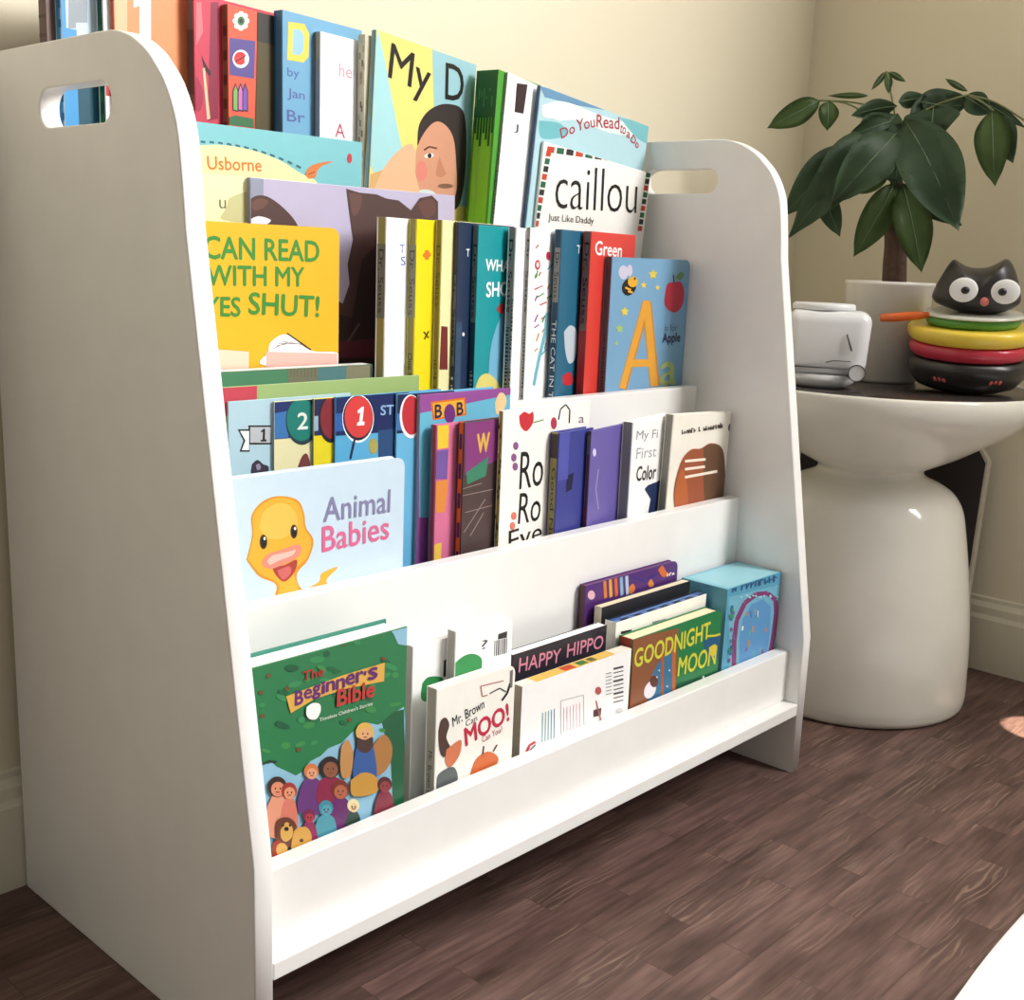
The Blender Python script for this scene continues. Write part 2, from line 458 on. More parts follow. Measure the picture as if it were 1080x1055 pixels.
        idx = {}
        depth = {'front': 0.00015, 'spine': 0.00015, 'top': 0.00015}
        def mi(c):
            if c not in idx: idx[c] = len(mats); mats.append(ink(c))
            return idx[c]
        loc = {'front': lambda u, v, d: (u, -d, v), 'spine': lambda u, v, d: (-d, t - u, v), 'top': lambda u, v, d: (u, v, h + d)}
        for f, c, kind, a in s.art:
            W_, H_ = s.frame(f)[3:5]
            d = depth[f]; depth[f] += 0.000012
            if kind == 'p':
                P = clip(a, W_, H_)
                Q = []
                for p in P:
                    if not Q or math.dist(p, Q[-1]) > 1e-6: Q.append(p)
                if len(Q) > 2 and math.dist(Q[0], Q[-1]) < 1e-6: Q.pop()
                if len(Q) < 3: continue
                fc = bm.faces.new([bm.verts.new(loc[f](p[0], p[1], d)) for p in Q]); fc.material_index = mi(c); fc.tag = True
            else:
                st, a0, ang, L, hh, bold = a
                vs, fs = text_mesh(st, bold)
                ca, sa = math.cos(ang), math.sin(ang)
                V = []
                for x, y in vs:
                    x *= L; y *= hh
                    V.append(bm.verts.new(loc[f](a0[0] + x * ca - y * sa, a0[1] + x * sa + y * ca, d)))
                k = mi(c)
                for q in fs:
                    try: fc = bm.faces.new([V[i] for i in q]); fc.material_index = k; fc.tag = True
                    except ValueError: pass
        if s.style == 'box' :
            add_box(bm, 0.0012, w - 0.0012, 0.0012, t - 0.0012, h - 0.0012, h, len(mats)); mats.append(ink(s.top or s.front))
        link_mesh('cover' if s.style != 'box' else 'case', bm, mats, root)
        if s.style != 'box': link_mesh('page_block', pg, mat(s.top if (s.top and s.style != 'hard') else s.pages, 0.7, 'pages'), root)
        else: pg.free()
        return root

TXT = {}
def text_mesh(st, bold):
    """letter outlines as a unit-box mesh (width 1, height 1)"""
    k = (st, bold)
    if k in TXT: return TXT[k]
    cu = bpy.data.curves.new('tmp_text', 'FONT'); cu.body = st; cu.size = 1; cu.resolution_u = 3; cu.offset = bold
    o = bpy.data.objects.new('tmp_text', cu); COL.objects.link(o)
    dg = bpy.context.evaluated_depsgraph_get(); dg.update()
    me = bpy.data.meshes.new_from_object(o.evaluated_get(dg))
    xs = [v.co.x for v in me.vertices]; ys = [v.co.y for v in me.vertices]
    x0, x1, y0, y1 = min(xs), max(xs), min(ys), max(ys)
    base = min(0, y0)
    vs = [((v.co.x - x0) / (x1 - x0), (v.co.y - y0) / (y1 - y0)) for v in me.vertices]
    fs = [tuple(p.vertices) for p in me.polygons]
    bpy.data.objects.remove(o); bpy.data.curves.remove(cu); bpy.data.meshes.remove(me)
    TXT[k] = (vs, fs)
    return TXT[k]

Y = (255, 214, 0)
BLK = (28, 26, 26); WHT = (250, 250, 248); NAVY = (24, 40, 84)
G4, G3, G2, G1 = ('books on the top tier', 'books on the second tier from the top', 'books on the third tier from the top', 'books on the bottom tier')
F4, F3, F2, F1 = TREADS[3], TREADS[2], TREADS[1], TREADS[0]
hard = 'hardcover_book'; brd = 'board_book'; pap = 'paperback_book'

# ---- top tier, left to right
b = Book(hard, 'brown cloth-spined book, leftmost on the top tier above the left handle hole', G4, (47, -22), .3415, F4, .0105, (120, 92, 84), (112, 84, 78), w=.08, yaw=8)
b.rect((150, 110, 90), .1, .55, .9, .75, 'spine').rect((70, 50, 48), .1, .8, .9, .83, 'spine').rect((196, 160, 120), .25, .1, .75, .4, 'spine')
for k in range(9): b.rect((86, 66, 60), .05, .5 + .05 * k, .95, .51 + .05 * k, 'spine')
b.build()
b = Book(hard, 'bright blue book with a striped spine right of the brown book on the top tier', G4, (63, -20), .3335, F4, .0085, (210, 226, 236), (62, 152, 214), w=.09, yaw=8)
for k in range(12): b.rect((36, 104, 164), .55, .38 + .05 * k, .98, .40 + .05 * k, 'spine')
b.rect((34, 128, 146), .0, .0, 1, .86).rect((70, 160, 222), 0, 0, .16, 1).rect((196, 216, 228), .05, .88, .5, .99).poly((150, 160, 170), [(72, -5), (92, -5), (92, 24), (80, 24), (80, 30), (72, 30)])
b.rect((24, 84, 104), .15, .5, .4, .8); b.build()
b = Book(hard, 'dark green spined book between the striped blue book and the orange numeral book', G4, (108, -18), .3265, F4, .0098, (236, 240, 244), (28, 84, 62), w=.10, yaw=8)
for k in range(7): b.rect((44, 120, 70), .3, .5 + .06 * k, .7, .53 + .06 * k, 'spine')
b.rect((70, 120, 170), 0, .8, .5, .86).rect((206, 60, 60), 0, .7, .3, .78); b.build()
b = Book(hard, 'orange book with a large white numeral one behind the left side panel', G4, (119, -24), .3215, F4, .005, (247, 156, 104), (206, 84, 66), right=(196, -24), yaw=8)
b.poly(WHT, [(140, -8), (146, -20), (159, -22), (159, 60), (147, 60), (147, 6), (141, 8)]).poly((246, 190, 150), [(120, -20), (134, -21), (134, 60), (122, 60)])
b.build()
b = Book(hard, 'crimson book with a paintbrush on its cover and a dark grey spine', G4, (204, -8), .3180, F4, .0105, (214, 74, 98), (112, 100, 104), w=.15, yaw=8)
b.o(190, 0, 4.154)
b.rect((84, 70, 76), .1, .72, .9, .9, 'spine').rect((120, 90, 70), .05, .1, .95, .5, 'spine')
b.poly((150, 42, 72), [(135, 10), (168, 10), (165, 520), (120, 530)]).poly((240, 120, 130), [(70, 10), (92, 10), (100, 140), (70, 200)])
b.poly((60, 34, 40), [(92, 240), (106, 270), (134, 320), (128, 336), (104, 300)]).poly((240, 196, 150), [(98, 300), (108, 296), (132, 520), (118, 525)])
b.poly((250, 214, 180), [(100, 310), (106, 308), (125, 520), (118, 520)]).blob((180, 50, 84), [(70, 330), (100, 400), (90, 480), (66, 470)])
b.build()
b = Book(hard, 'orange-red book with a flower, beetle and pencils on its cover', G4, (240, 4), .3140, F4, .0095, (238, 104, 80), (146, 106, 78), w=.15, yaw=8, prev=b)
b.o(190, 0, 4.154)
for k in range(8): b.rect((100, 68, 50), .2, .42 + .07 * k, .8, .45 + .07 * k, 'spine')
b.poly((98, 86, 156), [(216, 165), (328, 180), (324, 345), (216, 328)])
for k in range(8):
    a = k * math.pi / 4; b.ell((250, 240, 226), 266 + 24 * math.cos(a), 92 + 30 * math.sin(a), 13, 13)
b.ell((60, 130, 84), 266, 92, 16, 20).ell((40, 60, 60), 266, 92, 8, 10)
b.ell((240, 240, 238), 265, 258, 36, 40).ell((224, 62, 66), 262, 256, 27, 29).line((60, 30, 40), [(242, 270), (286, 244)], 4).ell(WHT, 290, 262, 9, 20)
b.rect((72, 150, 96), .0, .0, 1, .14)
for x, c in ((242, (132, 190, 100)), (264, (220, 120, 190)), (284, (126, 96, 190))):
    b.poly((60, 40, 80), [(x - 13, 400), (x, 362), (x + 12, 400), (x + 12, 490), (x - 13, 484)]).poly(c, [(x - 9, 402), (x, 374), (x + 8, 402), (x + 8, 484), (x - 9, 480)])
b.poly((64, 120, 80), [(198, 520), (240, 505), (320, 520), (322, 560), (196, 545)])
b.poly((92, 80, 50), [(338, 160), (420, 200), (420, 640), (326, 600)]).poly((58, 54, 50), [(338, 30), (420, 30), (420, 200), (336, 180)])  # dark olive and black strip: shading painted into the cover
b.build()
b = Book(hard, 'light blue book with a big yellow letter D on its cover', G4, (298, 10), .3095, F4, .0120, (122, 180, 216), (84, 134, 176), right=(382, 34), yaw=8, prev=b)
b.o(190, 0, 4.154)
b.rect((60, 104, 148), .0, .0, .25, 1, 'spine')
b.rect((110, 166, 200), 0, 0, 1, .62)
b.poly((250, 222, 96), [(474, 95), (545, 105), (566, 150), (562, 250), (540, 274), (468, 262)]).poly((160, 206, 236), [(494, 125), (530, 132), (542, 160), (538, 225), (522, 244), (492, 236)])
b.text((84, 112, 176), 'by', (470, 345), (522, 352), 50).text((96, 104, 170), 'Jan', (470, 437), (545, 450), 52).text((96, 104, 170), 'Br', (468, 530), (545, 540), 50)
b.build()
b = Book(pap, 'white book with red letters and a grey spine in front of the big D book', G4, (338, 33), .3060, F4, .0092, (250, 249, 250), (168, 168, 172), right=(377, 42), yaw=8, style='paper', prev=b)
b.o(190, 0, 4.154)
b.rect((110, 110, 118), 0, 0, .3, 1, 'spine')
b.text((226, 150, 170), 'he', (696, 335), (752, 345), 58).text((206, 70, 100), 'A', (678, 600), (722, 606), 62)
b.build()
b = Book(hard, 'thin beige speckled spine book left of the boy cover', G4, (385, 36), .3020, F4, .0095, (214, 208, 186), (206, 200, 178), w=.15, yaw=8, prev=b)
random.seed(3)
for k in range(26):
    u, v = random.uniform(.1, .8), random.uniform(.3, .95); b.rect(random.choice([(150, 146, 120), (110, 104, 90), (176, 168, 140)]), u, v, u + .2, v + .02, 'spine')
b.build()
b = Book(hard, 'yellow and pale blue picture book with a large face on its cover', G4, (397, 31), .2960, F4, .0078, (250, 232, 132), (132, 184, 206), right=(503, 62), yaw=8, roll=3, prev=b)
b.o(370, 20, 3.176)
b.rect((240, 206, 70), 0, 0, 1, .45, 'spine').rect((92, 142, 164), .7, 0, 1, 1, 'spine')
b.poly((168, 220, 226), [(90, 30), (110, 120), (150, 330), (172, 440), (120, 510), (80, 520), (60, 480), (70, 200)])
b.poly((158, 204, 214), [(272, 85), (430, 125), (440, 640), (330, 620), (280, 330)])
b.poly((222, 178, 118), [(66, 520), (150, 490), (180, 470), (180, 600), (60, 590)])
b.blob((240, 190, 150), [(70, 590), (110, 500), (160, 440), (205, 420), (225, 480), (240, 540), (225, 600), (140, 620)])
b.blob((56, 46, 44), [(222, 420), (230, 350), (270, 300), (330, 285), (380, 320), (385, 480), (370, 600), (345, 640), (300, 620), (250, 480)])
b.blob((222, 160, 130), [(216, 520), (222, 430), (262, 360), (300, 345), (340, 390), (352, 480), (350, 590), (300, 620), (240, 590)])
b.ell((232, 140, 124), 236, 510, 20, 34).ell((250, 240, 230), 262, 458, 16, 8, rot=-10).ell((54, 40, 40), 263, 458, 7, 8)
b.line((96, 60, 46), [(244, 440), (262, 428), (288, 434)], 6).blob((206, 138, 108), [(296, 460), (310, 500), (318, 520), (300, 530), (284, 518)])
b.ell((206, 222, 220), 256, 586, 30, 14, rot=12).ell((140, 100, 80), 316, 560, 26, 8)
b.text(BLK, 'My', (120, 232), (256, 292), 158, bold=.004).text(BLK, 'D', (315, 268), (376, 280), 122, bold=.004)
b.build()
b = Book(hard, 'fat bright green book with a dark leafy top on its spine', G4, (526, 73), .280, F4, .0300, (84, 170, 60), (150, 246, 66), w=.13, yaw=8, roll=4, prev=b)
b.rect((150, 230, 90), .3, 0, .42, .72, 'spine').rect((86, 160, 44), 0, 0, .1, 1, 'spine').rect((96, 184, 52), .9, 0, 1, 1, 'spine').rect((38, 104, 40), 0, .82, 1, 1, 'spine')
for k in range(7):
    b.rect((38, 104, 40), .08 + .13 * k, .76 - (k % 3) * .025, .18 + .13 * k, .84, 'spine'); b.rect((72, 150, 60), .05 + .12 * k, .86 + .03 * (k % 3), .11 + .12 * k, .9 + .03 * (k % 2), 'spine')
b.build()
b = Book(hard, 'tall white book with a small dark square right of the fat green book', G4, (536, 76), .2775, F4, .0066, (248, 248, 248), (150, 150, 146), w=.14, yaw=8, roll=6, prev=b)
b.o(370, 20, 3.176)
b.scrib((90, 90, 88), .5, .2, .7, .6)
b.poly((62, 44, 48), [(556, 215), (592, 220), (578, 318), (548, 312)]).text((90, 90, 100), 'J', (545, 380), (560, 384), 30)
b.build()
b = Book(hard, 'pale blue sky-covered book with red arched title and a navy spine', G4, (571, 90), .2752, F4, .0085, (186, 222, 232), (74, 106, 146), right=(686, 120), yaw=1.5, roll=6, prev=b)
b.o(370, 20, 3.176)
b.rect((52, 78, 120), 0, 0, .4, 1, 'spine')
b.poly((110, 158, 196), [(632, 225), (1030, 330), (1030, 350), (880, 310), (760, 290), (650, 262)]).blob((228, 242, 240), [(660, 300), (740, 290), (860, 330), (960, 360), (1000, 400), (860, 380), (760, 340), (690, 340)])
b.blob((236, 244, 234), [(640, 290), (700, 275), (780, 300), (800, 330), (720, 330), (650, 330)]).blob((118, 196, 206), [(630, 340), (700, 350), (720, 390), (640, 400)]).blob((128, 200, 208), [(900, 330), (1010, 360), (1020, 420), (960, 400)])
import itertools
for st, p, q, h in (('Do', (705, 402), (752, 380), 34), ('You', (758, 376), (818, 362), 38), ('Read', (822, 362), (898, 370), 42), ('to', (900, 380), (918, 388), 28), ('a', (921, 394), (932, 402), 20), ('Do', (936, 408), (960, 436), 26)):
    b.text((188, 52, 76), st, p, q, h, bold=.012)
b.build()
b = Book(pap, 'white square book with a red and green dashed border on the top tier', G4, (574, 149), .2706, F4, .0042, (246, 245, 240), right=(688, 168), yaw=0, roll=5.5, style='paper', prev=b)
b.o(370, 20, 3.176)
def dashes(p, q, n, wd):
    for k in range(n):
        c = ((214, 74, 50), (40, 110, 80), (52, 52, 50))[k % 3]
        a = [p[i] + (q[i] - p[i]) * (k + .05) / n for i in (0, 1)]; e = [p[i] + (q[i] - p[i]) * (k + .8) / n for i in (0, 1)]
        b.line(c, [a, e], wd)
dashes((656, 436), (1008, 486), 11, 20); dashes((664, 440), (618, 700), 10, 16); dashes((1000, 490), (966, 715), 10, 14)
b.text(BLK, 'caillou', (683, 634), (955, 652), 150, bold=-.012).text((70, 70, 70), 'Just Like Daddy', (660, 682), (812, 694), 30)
b.build()
b = Book(pap, 'turquoise and pale yellow landscape book at the front left of the top tier', G4, (158, 122), .2695, F4, .006, (132, 204, 212), right=(382, 151), style='paper', yaw=0)
b.o(190, 0, 4.154)
b.blob((250, 244, 178), [(60, 640), (180, 635), (320, 660), (440, 705), (520, 755), (600, 800), (560, 860), (300, 900), (0, 860), (0, 660)])
for k in range(12):
    x = 90 + k * 38; y = 620 + 0.00055 * (x - 90) ** 2 + (x - 90) * .02; b.line((46, 110, 124), [(x, y), (x + 20, y + 3 + (x - 90) * .02)], 9)
b.text((238, 132, 60), 'Usborne', (120, 742), (356, 752), 58, bold=.015)
b.line((120, 150, 120), [(80, 768), (300, 785)], 4)
b.blob((232, 132, 66), [(548, 760), (570, 728), (620, 712), (668, 708), (620, 728), (600, 752), (590, 778), (560, 782)]).line((170, 80, 40), [(560, 765), (590, 752)], 5)
b.ell((206, 60, 70), 742, 694, 10, 22)
b.build()

# ---- second tier from the top
b = Book(pap, 'pale yellow book peeking out below the turquoise landscape book', G3, (150, 177), .2475, F3, .004, (244, 242, 190), right=(347, 193), style='paper')
b.o(200, 170, 3.857)
b.text((120, 120, 84), 'u', (120, 192), (148, 194), 36).blob((206, 204, 150), [(160, 150), (240, 130), (240, 240), (130, 236), (150, 190)])  # olive blob paints the shade of the lilac book onto this cover
b.build()
b = Book(hard, 'lilac picture book with large dark brown furry animal shapes', G3, (264, 187), .2416, F3, .0055, (190, 184, 212), (136, 142, 164), right=(480, 207))
b.o(200, 170, 3.857)
BR = (84, 58, 54)
b.poly((150, 156, 178), [(240, 55), (300, 62), (300, 330), (240, 330)])
b.blob(BR, [(232, 180), (260, 145), (310, 142), (370, 180), (430, 245), (440, 300), (330, 300), (240, 300)]).blob((112, 76, 66), [(250, 170), (280, 152), (320, 162), (300, 190), (262, 200)]).blob((226, 226, 240), [(240, 240), (280, 224), (330, 240), (300, 262), (246, 262)])
b.poly(BR, [(636, 112), (690, 128), (760, 135), (800, 152), (850, 160), (900, 200), (935, 150), (985, 140), (1010, 165), (1012, 900), (560, 900), (590, 560), (622, 580), (650, 500), (642, 420), (664, 320), (650, 220)])
b.blob((108, 74, 66), [(648, 130), (700, 140), (690, 200), (664, 220)]).blob((104, 68, 62), [(925, 170), (985, 152), (1000, 200), (960, 232)])
b.poly((58, 40, 40), [(700, 400), (770, 330), (760, 900), (600, 900), (600, 620), (660, 640)]).line((120, 88, 82), [(690, 660), (640, 740)], 8).poly((106, 44, 56), [(590, 740), (760, 720), (760, 800), (590, 800)])
b.build()
b = Book(brd, 'yellow book with big green capitals partly behind the left side panel', G3, (180, 231), .222, F3, .009, (252, 196, 46), right=(358, 241), style='board', pages=(252, 240, 214))
b.o(200, 170, 3.857)
GR = (66, 150, 60)
b.text(GR, 'CAN READ', (60, 396), (526, 410), 92, bold=.022).text(GR, 'WITH MY', (70, 505), (465, 510), 82, bold=.022).text(GR, 'EYES', (20, 630), (205, 632), 80, bold=.022).text(GR, 'SHUT!', (240, 622), (524, 634), 88, bold=.022)
b.blob(WHT, [(320, 780), (330, 735), (395, 705), (490, 770), (600, 780), (600, 830), (300, 830)])
for k in range(4): b.line((150, 130, 130), [(340 + k * 10, 762 - k * 10), (400 + k * 20, 735 + k * 4)], 3)
b.line(BLK, [(395, 700), (492, 768)], 6).poly((244, 190, 180), [(310, 775), (600, 782), (600, 840), (310, 840)])
b.poly((246, 214, 190), [(100, 765), (240, 775), (240, 850), (100, 850)])
b.build()
b = Book(hard, 'low green and teal book standing in front of the yellow book', G3, (192, 395), .2000, F3, .018, (86, 146, 110), right=(393, 379), yaw=0, back=(70, 120, 100), style='paper', pages=(250, 250, 246))
b.rect((64, 120, 92), 0, .84, .42, 1, 'top').rect((150, 120, 120), .42, .84, .6, 1, 'top').rect((56, 110, 110), .6, .84, 1, 1, 'top').rect((252, 252, 250), 0, .1, 1, .84, 'top')
b.o(200, 170, 3.857)
b.poly((128, 128, 104), [(400, 790), (530, 790), (525, 920), (400, 920)]).poly((90, 136, 140), [(525, 780), (640, 780), (635, 920), (520, 920)]).poly((140, 138, 112), [(640, 780), (745, 770), (745, 920), (635, 920)]).rect((60, 70, 62), .985, 0, 1, 1)
for k in range(8): b.line((104, 104, 86), [(415 + k * 14, 800), (410 + k * 14, 880)], 3)
b.build()

def seuss(label, edge, t, front, spine, w=.118, y=.1988, yaw=15, roll=0, name=hard, grp=G3, floor=F3, **kw):
    b = Book(name, label, grp, edge, y, floor, t, front, spine, w=w, yaw=yaw, roll=roll, **kw); return b.o(380, 210, 3.0)
OL = (156, 146, 78)
b = seuss('white-covered book with an olive spine, first of the spines right of the brown animal book', (408, 229), .0112, (248, 248, 252), OL)
b.rect((112, 112, 108), .1, .62, .9, .9, 'spine').vtext(BLK, 'Dr. Seuss', .5, .64, .88, .5).scrib((80, 74, 40), .5, .15, .4, .4)
b.text((50, 96, 170), 'T', (124, 172), (140, 172), 28).text((50, 96, 170), 'S', (128, 210), (142, 210), 28)
b.build()
b = seuss('bright yellow book with an olive spine next to the white-covered book', (440, 231), .0125, (252, 232, 28), OL, prev=b)
b.rect((150, 146, 120), .1, .62, .95, .9, 'spine').vtext((70, 70, 60), 'Dr. Seuss', .5, .63, .88, .6).vtext(BLK, 'One Fish Two Fish Red Fish', .5, .05, .48, .55)
for dx, dy in ((0, 0), (-6, 10), (7, 8), (0, 18)): b.ell((236, 130, 40), 210 + dx, 168 + dy, 7, 7)
b.line((70, 50, 10), [(200, 420), (216, 440)], 5).line((70, 50, 10), [(216, 418), (202, 444)], 5)
b.build()
b = seuss('cream-covered book with an olive spine and a dark red lower corner', (467, 232), .0098, (240, 234, 176), (150, 140, 82), prev=b)
b.vtext((90, 86, 56), 'Dr. Seuss', .5, .66, .9, .6).scrib((96, 90, 50), .5, .3, .45, .5)
b.poly((120, 42, 40), [(256, 402), (276, 404), (276, 540), (250, 540)])
b.build()
b = seuss('navy-covered book with a grey lettered spine', (484, 234), .0066, (34, 52, 84), (108, 106, 100), prev=b)
b.rect((26, 34, 60), 0, 0, 1, .42, 'spine').rect((60, 50, 50), 0, .8, 1, 1, 'spine').vtext(BLK, 'Dr. Seuss', .5, .46, .8, .6).scrib((210, 210, 210), .5, .06, .38, .5)
b.text(WHT, 'T', (334, 182), (346, 182), 24).ell((230, 230, 230), 326, 428, 4, 6).rect((50, 80, 110), .0, .2, .1, .6)
b.build()
b = seuss('bright teal book with two white words cut off', (505, 237), .0075, (22, 158, 166), (120, 124, 122), prev=b)
b.rect((20, 70, 92), 0, 0, 1, .6, 'spine').vtext(BLK, 'Dr. Seuss', .5, .62, .92, .6).scrib((160, 180, 180), .5, .2, .4, .5)
b.text(WHT, 'WHA', (396, 226), (470, 230), 36, bold=.025).text(WHT, 'SHO', (398, 310), (468, 306), 46, bold=.025)
b.blob((120, 184, 216), [(405, 560), (412, 470), (436, 390), (462, 360), (462, 590), (410, 590)]).blob((226, 214, 120), [(365, 590), (380, 560), (410, 555), (440, 600), (370, 620)]).blob((200, 60, 60), [(430, 350), (445, 330), (455, 345), (448, 365)])
b.build()
b = seuss('white book with a grey and black lettered spine right of the teal book', (545, 240), .0100, (246, 246, 246), (142, 140, 138), prev=b)
b.vtext(BLK, 'Dr. Seuss', .4, .64, .95, .5, bold=.01).scrib(BLK, .4, .12, .58, .5).scrib((60, 60, 60), .85, .3, .7, .25)
b.build()
b = seuss('white book covered in thin coloured strokes with a grey lettered spine', (560, 240), .0068, (250, 248, 246), (150, 148, 146), prev=b)
b.vtext(BLK, 'Dr. Seuss', .5, .64, .95, .6, bold=.01).scrib((60, 60, 60), .5, .12, .58, .5)
random.seed(11)
cols = [(200, 50, 60), (80, 160, 80), (90, 170, 210), (220, 150, 60), (150, 80, 150)]
for k in range(26):
    x, y = random.uniform(545, 604), random.uniform(150, 560); a = random.uniform(-1.4, -.4); l = random.uniform(14, 34)
    b.line(cols[k % 5], [(x, y), (x + l * math.cos(a), y + l * math.sin(a))], 4)
b.line((120, 196, 216), [(548, 590), (566, 500), (585, 420), (590, 360)], 9).ell((200, 40, 70), 560, 208, 8, 16).ell(WHT, 560, 208, 4, 9).ell((200, 40, 70), 594, 180, 6, 14)
b.build()
b = seuss('deep blue book with white letters down its navy spine left of the red book', (593, 242), .0088, (38, 106, 138), (24, 62, 92), prev=b)
b.rect((142, 142, 140), .1, .68, .9, .92, 'spine').vtext(BLK, 'Dr. Seuss', .5, .70, .9, .55).vtext((226, 226, 226), 'THE CAT IN THE HAT', .5, .05, .6, .6)
b.text(WHT, 'T', (684, 172), (698, 172), 26)
b.blob((206, 46, 56), [(640, 560), (662, 548), (674, 575), (660, 590), (642, 585)]).blob((190, 204, 214), [(644, 420), (664, 400), (684, 420), (680, 500), (660, 520), (648, 480)])
b.build()
b = seuss('tall red book with white lettering behind the alphabet board book', (624, 244), .0096, (228, 66, 54), (120, 116, 112), w=.132, prev=b)
b.rect((170, 40, 44), 0, 0, 1, .55, 'spine').vtext(BLK, 'Dr. Seuss', .5, .58, .95, .6)
b.text(WHT, 'Green', (742, 176), (826, 184), 44, bold=.015).blob((206, 60, 56), [(880, 140), (930, 144), (930, 190), (884, 186)])
b.build()
b = Book(brd, 'pale blue alphabet board book with a big orange letter A and an apple', G3, (646, 271), .1992, F3, .0150, (124, 172, 208), (96, 102, 114), right=(728, 275), yaw=2, style='board', prev=b)
b.o(380, 210, 3.0)
b.scrib((60, 64, 70), .5, .15, .6, .4)
OR = (240, 172, 60)
b.line((214, 140, 50), [(830, 600), (906, 326)], 26).line((214, 140, 50), [(906, 326), (932, 592)], 30).line(OR, [(828, 600), (904, 326)], 19).line(OR, [(906, 326), (930, 592)], 22).line(OR, [(846, 520), (932, 518)], 24)
b.ell((240, 172, 60), 905, 330, 12, 10)
b.ell((206, 200, 220), 832, 232, 15, 22).ell((206, 200, 220), 852, 226, 9, 18).ell(BLK, 850, 278, 22, 28, rot=20).ell((244, 184, 50), 862, 262, 16, 17)
for k in range(2): b.line((244, 184, 50), [(838 + k * 8, 280 + k * 12), (856 + k * 6, 288 + k * 8)], 6)
b.ell(BLK, 868, 252, 3, 4)
for x, y, r in ((926, 238, 15), (896, 272, 10), (940, 280, 8), (836, 356, 14), (820, 410, 13), (810, 456, 7)):
    P = [(x + r * (1 if k % 2 == 0 else .55) * math.sin(k * math.pi / 5), y - 1.15 * r * (1 if k % 2 == 0 else .55) * math.cos(k * math.pi / 5)) for k in range(10)]
    b.poly((238, 216, 90) if y < 400 else (176, 206, 120), P)
b.blob((196, 50, 68), [(964, 300), (972, 268), (992, 264), (1012, 262), (1024, 290), (1018, 336), (998, 358), (976, 352), (962, 330)]).line((60, 50, 50), [(992, 266), (990, 240)], 4).blob((110, 150, 90), [(996, 250), (1010, 232), (1024, 236), (1014, 256)])
b.text((72, 92, 120), 'is for', (962, 418), (1002, 416), 20).text((40, 52, 90), 'Apple', (954, 464), (1010, 460), 38, bold=.02)
b.text((176, 196, 120), 'a', (946, 590), (996, 586), 72, bold=.02)
b.build()

# ---- third tier from the top
b = Book(hard, 'long pale green book with a red corner standing at the back of the third tier', G2, (200, 411), .1782, F2, .0028, (162, 190, 124), right=(442, 404), style='paper')
b.o(230, 380, 3.375)
b.poly((206, 74, 92), [(-60, 90), (138, 90), (138, 200), (-60, 200)])
b.build()
RD = dict(style='paper', name=pap)
b = Book(pap, 'pale blue reader with a white ribbon banner and a numeral one', G2, (241, 424), .1752, F2, .0022, (178, 208, 222), w=.13, style='paper')
b.o(230, 380, 3.375)
b.poly(BLK, [(70, 246), (108, 246), (108, 232), (188, 232), (190, 300), (112, 300), (112, 326), (76, 326), (90, 286)]).poly((236, 244, 248), [(78, 252), (110, 252), (110, 320), (84, 320), (97, 286)]).poly((186, 190, 196), [(114, 238), (188, 238), (188, 294), (114, 294)])
b.poly(BLK, [(152, 252), (162, 244), (167, 244), (166, 282), (172, 282), (172, 289), (151, 290), (151, 284), (158, 283), (159, 254), (152, 258)]).blob((60, 50, 70), [(120, 370), (140, 355), (160, 370), (180, 380), (170, 410), (120, 410)]).blob((150, 140, 170), [(134, 374), (146, 368), (152, 384), (140, 392)])
b.build()
b = Book(pap, 'reader with a teal disc and a numeral two over a cream cover', G2, (289, 424), .1722, F2, .0022, (232, 224, 178), (52, 112, 176), w=.13, style='paper')
b.o(230, 380, 3.375)
b.poly((30, 50, 110), [(180, 120), (340, 100), (340, 270), (180, 284)]).poly((60, 120, 186), [(196, 190), (250, 180), (250, 276), (196, 280)]).ell((36, 60, 70), 298, 216, 58, 86).ell((24, 128, 118), 296, 212, 52, 76)
b.text((214, 226, 220), '2', (282, 246), (318, 244), 58, bold=.02).blob((120, 60, 60), [(280, 390), (300, 340), (320, 340), (330, 420), (280, 420)])
b.build()
b = Book(pap, 'narrow visible reader with a dark red disc over bright yellow', G2, (331, 421), .1692, F2, .0022, (248, 226, 40), (70, 110, 170), w=.13, style='paper')
b.o(230, 380, 3.375)
b.poly((30, 44, 92), [(330, 130), (440, 110), (440, 262), (330, 270)]).ell((36, 30, 40), 400, 210, 44, 84).ell((140, 44, 56), 402, 206, 38, 74).poly((150, 180, 210), [(336, 200), (356, 198), (356, 250), (336, 254)])
b.build()
b = Book(pap, 'navy and sky blue reader with a red disc and a white numeral one', G2, (354, 419), .1662, F2, .0022, (96, 180, 226), (74, 130, 200), w=.13, style='paper')
b.o(230, 380, 3.375)
b.poly((22, 42, 98), [(414, 100), (680, 80), (680, 250), (414, 270)]).poly((46, 100, 180), [(416, 190), (470, 186), (470, 250), (416, 254)]).ell(WHT, 498, 208, 56, 86).ell((30, 40, 60), 498, 206, 54, 80).ell((226, 66, 66), 500, 202, 50, 74)
b.poly(WHT, [(496, 180), (512, 166), (519, 166), (513, 218), (521, 219), (520, 231), (494, 233), (495, 222), (502, 220), (506, 184), (497, 190)]).text((150, 190, 230), 'ST', (578, 196), (625, 192), 34, bold=.02)
b.line(NAVY, [(486, 280), (470, 352)], 8).ell((180, 170, 90), 552, 306, 16, 28).poly((40, 80, 130), [(570, 250), (660, 240), (660, 380), (570, 380)])
b.build()
b = Book(pap, 'navy reader with half a red disc showing, tucked left of the purple book', G2, (419, 416), .1629, F2, .0022, (110, 190, 232), (130, 180, 220), w=.13, style='paper')
b.o(230, 380, 3.375)
